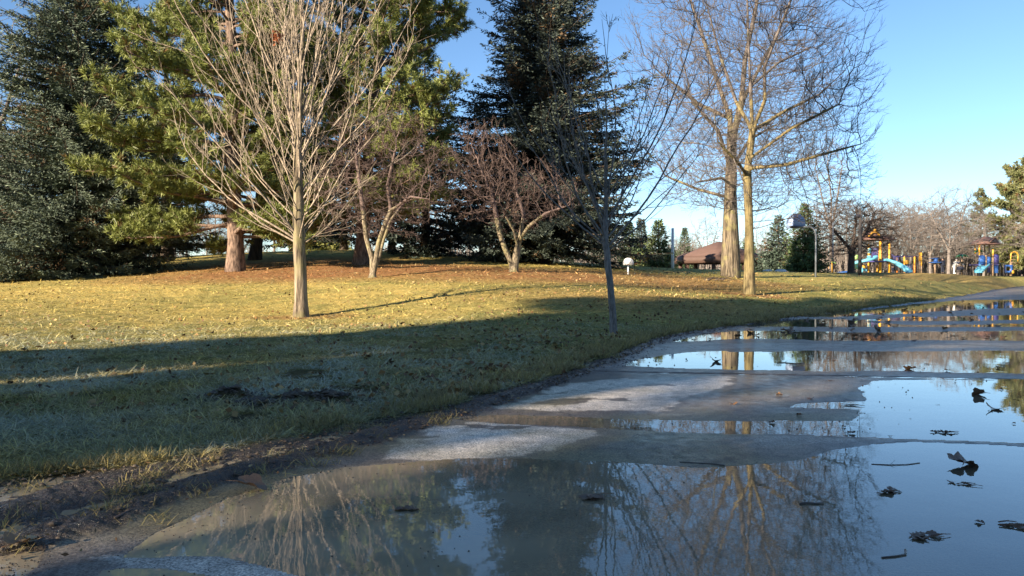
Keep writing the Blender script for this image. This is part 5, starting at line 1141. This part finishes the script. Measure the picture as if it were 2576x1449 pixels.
# --- people
def skin_body(name, verts, edges, radii, mat, parent, root=0, lev=2):
    me = bpy.data.meshes.new(name); me.from_pydata([tuple(v) for v in verts], edges, []); o = bpy.data.objects.new(name, me); COL.objects.link(o); o.parent = parent; me.materials.append(mat)
    m = o.modifiers.new('skin', 'SKIN'); m.use_smooth_shade = True; s = o.modifiers.new('sub', 'SUBSURF'); s.levels = s.render_levels = lev
    for i, r in enumerate(radii): sv = me.skin_vertices[0].data[i]; sv.radius = (r, r) if not hasattr(r, '__len__') else r; sv.use_root = (i == root)
    return o
M_skin = plain('skin', (.45, .28, .20), .5, noise=.05); M_hair = plain('dark hair', (.03, .022, .018), .6)
def person(px, D, h, label, coat, trou, face=0.0, lean=0.0, arms='down', hair=M_hair, hood=None, shoe=M_dk, bulk=1.0):
    x = (px - 1288) / FPX * D; rt = empty('person', (x, D, base_z if D > 78 else zg(x, D, 0)), label, 'person', rz=face); k = h / 1.75
    def P(x, y, z): return (x * k, (y - lean * max(0, z - .9) * .9) * k, (z - abs(lean) * max(0, z - .9) * .25) * k)
    hy = -.14; hand = {'down': [(.25, 0, 1.10), (.27, -.06, .84), (.27, -.08, .76)], 'push': [(.25, -.10, 1.16), (.20, -.38, 1.02), (.19, -.46, 1.03)], 'pocket': [(.27, .05, 1.13), (.22, -.12, .96), (.2, -.16, .92)]}[arms]
    V = [P(0, 0, .95), P(0, 0, 1.15), P(0, .01, 1.38), P(0, 0, 1.50), P(0, -.01, 1.57), P(0, -.02, 1.67), P(0, -.01, 1.73)]; E = [(i, i + 1) for i in range(6)]; Rr = [(.15, .11), (.15, .11), (.17, .11), .055, .06, (.078, .095), (.05, .06)]
    V.append(P(0, -.11, 1.64)); E.append((5, 7)); Rr.append(.014)     # nose
    for s in (-1, 1):
        n = len(V); V += [P(s * .17, .01, 1.42)] + [P(s * a, b, c) for a, b, c in hand]; E += [(2, n), (n, n + 1), (n + 1, n + 2), (n + 2, n + 3)]; Rr += [.06, .045, .032, .028]
        hx, hy_, hz = hand[2]; n0 = n + 3
        for q, (dx, dl) in enumerate([(-.022, .07), (-.008, .08), (.008, .075), (.022, .06)]):
            m = len(V); d_ = (0, -dl, -.02) if arms == 'push' else (0, -.02, -dl); V.append(P(s * hx + dx, hy_ + d_[1], hz + d_[2])); E.append((n0, m)); Rr.append(.009)
        m = len(V); V.append(P(s * (hx - .045), hy_ - .03, hz - .01)); E.append((n0, m)); Rr.append(.010)
        n = len(V); V += [P(s * .09, 0, .88), P(s * .10, -.02, .48), P(s * .10, .02, .08), P(s * .11, -.12, .03)]; E += [(0, n), (n, n + 1), (n + 1, n + 2), (n + 2, n + 3)]; Rr += [.095, .062, .042, .04]
    skin_body('body', V, E, [tuple(a * k for a in r) if hasattr(r, '__len__') else r * k for r in Rr], M_skin, rt)
    V = [P(0, 0, .78), P(0, 0, 1.0), P(0, 0, 1.2), P(0, .01, 1.40), P(0, .01, 1.48)]; E = [(i, i + 1) for i in range(4)]; Rr = [(.21, .16), (.20, .155), (.19, .15), (.19, .14), (.09, .09)]
    for s in (-1, 1): n = len(V); V += [P(s * .18, .01, 1.41), P(s * hand[0][0], hand[0][1], hand[0][2]), P(s * hand[1][0], hand[1][1], hand[1][2])]; E += [(3, n), (n, n + 1), (n + 1, n + 2)]; Rr += [.08, .066, .048]
    skin_body('coat', V, E, [tuple(a * k * bulk for a in r) if hasattr(r, '__len__') else r * k for r in Rr], coat, rt)
    V = [P(0, 0, .92)]; E = []; Rr = [(.15, .12)]
    for s in (-1, 1): n = len(V); V += [P(s * .09, 0, .82), P(s * .10, -.02, .47), P(s * .10, .02, .10)]; E += [(0, n), (n, n + 1), (n + 1, n + 2)]; Rr += [.105, .08, .06]
    skin_body('trousers', V, E, [tuple(a * k for a in r) if hasattr(r, '__len__') else r * k for r in Rr], trou, rt)
    V = [P(0, .04, 1.60), P(0, .03, 1.70), P(0, -.01, 1.755)]; skin_body('hood' if hood else 'hair', V, [(0, 1), (1, 2)], [(.08 * k, .07 * k), (.088 * k, .095 * k), (.06 * k, .07 * k)], hood or hair, rt)
    for s in (-1, 1): MB().box((s * .10 * k, -.05 * k, .045), (.10 * k, .28 * k, .09), 0, .03).build('shoe', shoe, rt)
    return rt
navy = plain('navy cloth', (.012, .016, .035), .85); pale = plain('pale grey cloth', (.42, .42, .43), .85); greyc = plain('grey cloth', (.15, .15, .17), .85); whitec = plain('white cloth', (.75, .73, .70), .8)
person(2371, 79, 1.66, 'person in a long dark navy coat and grey hood beside the slim playground tree', navy, navy, R(200), 0, 'pocket', hood=greyc, bulk=1.55)
person(2400, 80, 1.60, 'person in a pale grey jacket and white trousers behind a pushchair', pale, whitec, R(70), .35, 'push', hood=pale, shoe=M_white, bulk=1.35)
person(2247, 76, .95, 'small child in dark clothes at the foot of the light blue slide', navy, navy, R(150), 0, 'down')
x = (2414 - 1288) / FPX * 80; pc = empty('pushchair', (x, 80, base_z), 'dark pushchair with a grey hood in front of the pale-jacketed person', 'pushchair', rz=R(0))
mb = MB(); n = 8; V = []
for i in range(n + 1): a = math.pi * (.05 + .75 * i / n); V += [(.05 + .42 * math.cos(a), -.26, .85 + .42 * math.sin(a)), (.05 + .42 * math.cos(a), .26, .85 + .42 * math.sin(a))]
V += [(v[0] * .93, v[1] * .95, v[2] - .03) for v in V]; k = 2 * (n + 1); F = []
for i in range(n): F += [[2 * i, 2 * i + 2, 2 * i + 3, 2 * i + 1], [k + 2 * i, k + 2 * i + 1, k + 2 * i + 3, k + 2 * i + 2]]
mb.add(V, None, F); mb.build('hood', M_grey, pc); mb = MB(); mb.box((.08, 0, .55), (.62, .5, .42), 0, .1); mb.build('seat', navy, pc)
mb = MB(); mb.tube([(-.45, -.22, 1.02), (.35, -.24, .2)], .018, 6); mb.tube([(-.45, .22, 1.02), (.35, .24, .2)], .018, 6); mb.tube([(-.45, -.22, 1.02), (-.45, .22, 1.02)], .022, 6); mb.tube([(.1, -.24, .5), (-.28, -.24, .14)], .018, 6); mb.tube([(.1, .24, .5), (-.28, .24, .14)], .018, 6); mb.build('frame', M_dk, pc)
for wx, wy in ((.38, -.26), (.38, .26), (-.3, -.27), (-.3, .27)):
    mb = MB(); a = np.linspace(0, 2 * math.pi, 17); mb.tube(np.stack([wx + .12 * np.cos(a), np.full(17, wy), .14 + .12 * np.sin(a)], 1), .02, 5, False); mb.tube([(wx, wy - .03, .14), (wx, wy + .03, .14)], .03, 6); mb.build('wheel', M_dk, pc)

# ------------------------------------------------------------ trees beyond the lawn
def far_bare(name, label, seed, H, rad, n=1500, mat=None, r_base=.2, step=.4, trunk_h=2.0, low=.25, group=None, rtw=.014, zc=.6, kill=.55):
    base = np.array([0., 0., 0.]); g = np.random.default_rng(seed)
    ch = [[base, [.05, 0, H * .3], [g.uniform(-.3, .3), 0, H * .55], [g.uniform(-.5, .5), g.uniform(-.5, .5), H * .8]], [[.05, 0, H * .3], [rad * .35, .2, H * .6], [rad * .5, .2, H * .8]], [[.05, 0, H * .3], [-rad * .35, -.2, H * .55], [-rad * .55, 0, H * .75]]]
    A = ell((0, 0, H * zc), (rad, rad, H * (1 - zc)), n, seed, .3, H * low)
    rt, _, _ = sc_tree(name, ch, A, label, 'tree', mat or M_fartw, group, r_tip=rtw * 1.3, r_base=r_base, step=step, kill=kill, infl=3, twig=.8, ntw=3, trunk_h=trunk_h, seed=seed, iters=60, flare=1.3, trop=(0, 0, .25), jit=.12, rtw=rtw, maxn=3500); return rt
def place(rt, px, D, sc, rz=0, first=False, label=None, group=None):
    x = (px - 1288) / FPX * D; loc = (x, D, zg(x, D, .05))
    if first: rt.location = loc; rt.scale = (sc, sc, sc) if not hasattr(sc, '__len__') else sc; rt.rotation_euler.z = rz; return rt
    return copy_tree(rt, loc, rz, sc, label, group)
# dark bare tree by the tall wooden pole
t1 = far_bare('bare_tree', 'dark low-branching bare tree beside the wooden light pole', 41, 8.5, 4.0, 1500, M_fartwd, .26, .33, 2.0, .22, rtw=.016, zc=.58, kill=.5); place(t1, 2141, 62, (1.0, 1.0, .72), 0, True)
t2 = far_bare('bare_tree', 'pale slim bare tree with a light trunk right of the dark-coated person', 42, 9, 3.6, 1300, M_fartw, .17, .4, 2.2, .3, rtw=.013); place(t2, 2386, 76, (1, 1, .98), 0, True)
t3 = far_bare('bare_tree', 'tall two-stemmed slim bare tree left of the dark bare tree', 43, 13, 2.2, 800, M_fartw, .12, .45, 5, .42, rtw=.013, zc=.68); place(t3, 2088, 66, (1, 1, .9), 0, True)
G = 'far bare trees behind the playground'
far = far_bare('bare_tree', 'far bare tree in the row behind the playground', 44, 11, 4.5, 1000, M_fartw, .18, .45, 2.5, .2, G, .012, .6, .6); f2 = far_bare('bare_tree', 'far bare tree in the row behind the playground', 45, 11, 4.0, 950, M_fartw, .17, .45, 2.5, .2, G, .012, .62, .6)
place(far, 2215, 104, (1.15, 1.15, .98), 0, True); place(f2, 2310, 108, (1.12, 1.12, .93), 1, True)
for i, (px, D, s) in enumerate([(2260, 112, 1.15), (2360, 110, 1.05), (2410, 104, 1.0), (2440, 112, 1.02), (2170, 112, 1.1), (2290, 98, .9), (2340, 96, .85), (2130, 104, 1.0), (2475, 96, .8), (2240, 122, 1.25), (2390, 120, 1.15), (2195, 95, .7)]):
    place((far, f2)[i % 2], px, D, (s * 1.12, s * 1.12, s * .93), i * 1.3, label='far bare tree in the row behind the playground', group=G)
G3 = 'bare trees behind the picnic shelter'
for i, (px, D, s, lb) in enumerate([(1778, 88, .62, 'bare crown rising just over the left half of the shelter roof'), (1730, 96, .5, 'low bare tree at the left end of the shelter, behind the pale pole'), (1560, 90, .55, 'bare brush right of the dark spruce, behind the white backboard'), (1500, 92, .5, 'bare brush glimpsed behind the boughs of the dark spruce'), (1905, 92, .6, 'bare tree over the right end of the shelter roof'), (2055, 92, .85, 'bare tree behind the curved hoop pole'), (1600, 104, .6, 'bare tree behind the three small evergreens')]):
    place((f2, far)[i % 2], px, D, s, i * 2.1, label=lb, group=G3)
G4 = 'bare brush and thicket trees seen beyond the crest of the lawn'
for i, (px, D, s) in enumerate([(1400, 70, .45), (1320, 66, .4), (1480, 76, .5), (1660, 80, .5), (1620, 72, .35), (1700, 76, .35), (1850, 90, .45), (1950, 84, .5), (2030, 80, .5), (470, 62, .55), (540, 66, .6), (520, 58, .35), (690, 64, .6), (760, 60, .5), (820, 66, .55), (1130, 62, .5), (1180, 58, .42), (1090, 66, .5), (440, 70, .5), (350, 64, .6), (1240, 64, .5), (870, 62, .4), (610, 70, .5)]):
    place((far, f2)[i % 2], px, D, s, i * 1.7, label='bare brush tree seen low beyond the crest of the lawn', group=G4)
p5 = place(f2, -95, 32, 1.05, .4, label='bare tree whose twig tips reach in at the left frame edge'); p5['group'] = 'bare trees at the frame edges'
p6 = place(far, 2600, 84, (.55, .6, .85), .4, label='reddish bare tree at the right frame edge beside the far pine'); p6['group'] = 'bare trees at the frame edges'
# small evergreens
def small_spruce(px, D, ytop, wpx, label, seed, tone=(.045, .075, .040), tip=(.11, .155, .075), group=None, dz=.3):
    x = (px - 1288) / FPX * D; z0 = zg(x, D, .05); H = CAMZ + (HOR - ytop) / FPX * D - z0; rm = wpx / FPX * D / 2 * 1.85
    return spruce('spruce_tree', (x, D, z0), H, rm, label, group, seed, M_needle, M_dkbark, tone, tip, dz=dz * .6, nb=12, spL=.22, spW=.085, sp=.13, power=.95, lump=.14, trunk_r=.12, droop=.35, zskirt=.0)
GS = 'small evergreens beside the basketball court'
small_spruce(1582, 60, 562, 44, 'left one of three small evergreens right of the white backboard', 51, group=GS); small_spruce(1613, 62, 551, 46, 'dark middle one of the three small evergreens', 52, (.03, .045, .04), (.07, .09, .07), GS); small_spruce(1656, 58, 552, 62, 'brighter right-hand one of the three small evergreens', 53, (.06, .09, .035), (.15, .185, .07), GS)
small_spruce(1958, 62, 540, 74, 'bluish evergreen just left under the grey-blue backboard', 54, (.045, .07, .055), (.11, .15, .11), GS); small_spruce(2024, 58, 512, 78, 'greener and taller evergreen behind the grey-blue backboard', 55, (.045, .08, .03), (.12, .17, .06), GS)
small_spruce(1722, 92, 572, 40, 'distant evergreen left behind the shelter roof', 56, group=GS); small_spruce(1882, 84, 590, 50, 'evergreen behind the right end of the shelter roof', 57, group=GS); small_spruce(1690, 75, 625, 40, 'low evergreen at the left eave of the shelter', 58, group=GS)
small_spruce(1095, 64, 590, 90, 'frosted pale evergreen beneath the dark spruces', 59, (.09, .11, .09), (.2, .22, .19), GS); small_spruce(-20, 36, 250, 190, 'olive evergreen behind the blue spruce at the left edge', 60, (.06, .075, .04), (.15, .16, .09), GS)
small_spruce(820, 58, 560, 130, 'sunlit yellow-green evergreen in the gap right of the maple trunk', 61, (.10, .12, .03), (.28, .27, .08), GS)
pine('pine_tree', (lambda x: (x, 96, zg(x, 96)))((2590 - 1288) / FPX * 96), 15.2, 'large green pine at the right frame edge behind the playground', envf(1.5, 15.2, 5.6, 7, .75, 0), seed=71, mat=M_pine, matw=M_dkbark, z0=1.2, nl=130, K=10, nlen=.45, nw=.06, tone=(.09, .105, .04), tip=(.19, .20, .085), sub=9, tuftsp=.32, trunk_r=.3)
pine('pine_tree', (lambda x: (x, 104, zg(x, 104)))((2466 - 1288) / FPX * 104), 11.8, 'open-branched smaller pine left of the large green pine', envf(2.5, 11.8, 2.6, 8, .7, 0), seed=72, mat=M_pine, matw=M_dkbark, z0=4, nl=34, K=8, nlen=.42, nw=.05, tone=(.07, .09, .045), tip=(.15, .17, .09), sub=6, tuftsp=.4, trunk_r=.2)
# the far treeline that reads as one mass
g_ = np.random.default_rng(17); n = 9000; a = g_.uniform(-.9, .9, n); rr = g_.uniform(120, 175, n); x = np.sin(a) * rr; y = np.cos(a) * rr; hh = (5.5 + 3 * (fbm(a * 14, a * 0, 3, 5))) * g_.uniform(.55, 1.05, n)
T = Tubes()
for i in range(n):
    b0 = np.array([x[i], y[i], .8]); l_ = g_.normal(0, .12, 2) * hh[i]; T.add([b0, b0 + [l_[0] * .4, l_[1] * .4, hh[i] * .5], b0 + [l_[0], l_[1], hh[i]]], [.09, .07, .02])
    for q in range(4): f = g_.uniform(.3, .9); p = b0 + [l_[0] * f, l_[1] * f, hh[i] * f]; d = np.array([g_.normal(0, .5), g_.normal(0, .3), .7]); T.add([p, p + d * .8, p + d * 1.7], [.05, .04, .015])
o = T.build('far_thicket', M_fartw, None, 3); tag(o, 'low grey-brown bare woodland along the horizon', 'woodland', kind='stuff')
# fallen branch near the thick trunk
g_ = np.random.default_rng(2); mb = MB(); 
for i in range(7): p = np.array([g_.uniform(-.5, .4), g_.uniform(-.15, .15), .03]); mb.tube([p, p + [.2, g_.uniform(-.1, .1), .08], p + [.42, g_.uniform(-.15, .15), g_.uniform(.0, .22)]], [.022, .018, .008], 5)
x = (1795 - 1288) / FPX * 29; o = mb.build('fallen_branch', M_twig, smooth=True); o.location = (x, 29, zg(x, 29, 0)); tag(o, 'small dark fallen branch on the grass before the thickest trunk', 'branch')

# ------------------------------------------------------------ unseen buildings and pines added behind the camera to shade the road
M_brick = plain('brick wall', (.30, .15, .10), .85, noise=.25, scale=3); M_glass = plain('window glass', (.05, .06, .07), .1, noise=.1); M_trim = plain('pale trim', (.6, .58, .54), .6)
def building(name, s0, s1, depth, dist, H, label, cat, roof=1.6):
    """spans s0..s1 across the light, its front at `dist` behind the eye"""
    u = np.array([math.sin(SUN_AZ), math.cos(SUN_AZ)]); v = np.array([math.cos(SUN_AZ), -math.sin(SUN_AZ)])
    c = v * (s0 + s1) / 2 - u * (dist + depth / 2); rt = empty(name, (c[0], c[1], -.1), label, cat, rz=-SUN_AZ); w_ = s1 - s0
    MB().box((0, 0, H / 2), (w_, depth, H)).build('wall', M_brick, rt)
    mb = MB(); V = [(-w_ / 2 - .02, -depth / 2 - .3, H), (w_ / 2 + .02, -depth / 2 - .3, H), (w_ / 2 + .02, depth / 2 + .3, H), (-w_ / 2 - .02, depth / 2 + .3, H), (-w_ / 2 - .02, 0, H + roof), (w_ / 2 + .02, 0, H + roof)]
    mb.add(V, [[1, 2, 5], [3, 0, 4]], [[0, 1, 5, 4], [2, 3, 4, 5], [3, 2, 1, 0]]); mb.build('roof', M_roofb, rt)
    for k in range(int(w_ / 3)):
        for f in range(int(H / 3.2)):
            x_ = -w_ / 2 + 1.6 + k * 3; z_ = 1.7 + f * 3.1
            if x_ > w_ / 2 - .9: continue
            fr = MB().box((x_, depth / 2 + .02, z_), (1.3, .08, 1.5)).build('window', M_trim, rt); MB().box((x_, depth / 2 + .07, z_), (1.1, .04, 1.3)).build('pane', M_glass, fr)
    return rt
CS = math.cos(SUN_AZ)
building('shade_building', -2.45, 20, 14, 16, 14.5, 'long unseen brick building added behind the viewer to shade the road', 'building')
building('shade_wing', -6.6, -3.5, 8, 16, 14.0, 'tall narrow unseen brick wing added to shape the shade on the road', 'building', .8)
building('shade_annex', -9.4, -6.74, 8, 16, 10.5, 'narrow unseen brick annex added to set the edge of the shade', 'building', .8)

def lgt(s_, u_):
    v = np.array([math.cos(SUN_AZ), -math.sin(SUN_AZ)]) * s_ + np.array([math.sin(SUN_AZ), math.cos(SUN_AZ)]) * u_; return (v[0], v[1], 0)
for s_, r_, z_, H_, lb in [(-9.1, 2.3, 11.0, 24, 'tall unseen pine added behind the viewer to extend the shade on the lawn'), (-7.2, 2.4, 8.6, 19, 'tall unseen pine added behind the viewer to cut the lit strip short'), (-2.9, 1.1, 3.2, 16, 'thin-crowned unseen pine added behind the viewer to dapple the sun on the road')]:  # unseen pines added to extend the shade and dapple the sunlit gap
    pine('pine_tree', lgt(s_, -30.5), H_ + 3, lb, (lambda z, az, r_=r_: r_), seed=int(80 + r_ * 10), mat=M_pine, matw=M_dkbark, z0=z_ + 2.6, nl=110 if r_ > 2 else 130, K=10, nlen=.35 if r_ > 2 else .2, nw=.06 if r_ > 2 else .02, tone=(.06, .09, .03), tip=(.12, .15, .06), sub=10, tuftsp=.28, trunk_r=.16)
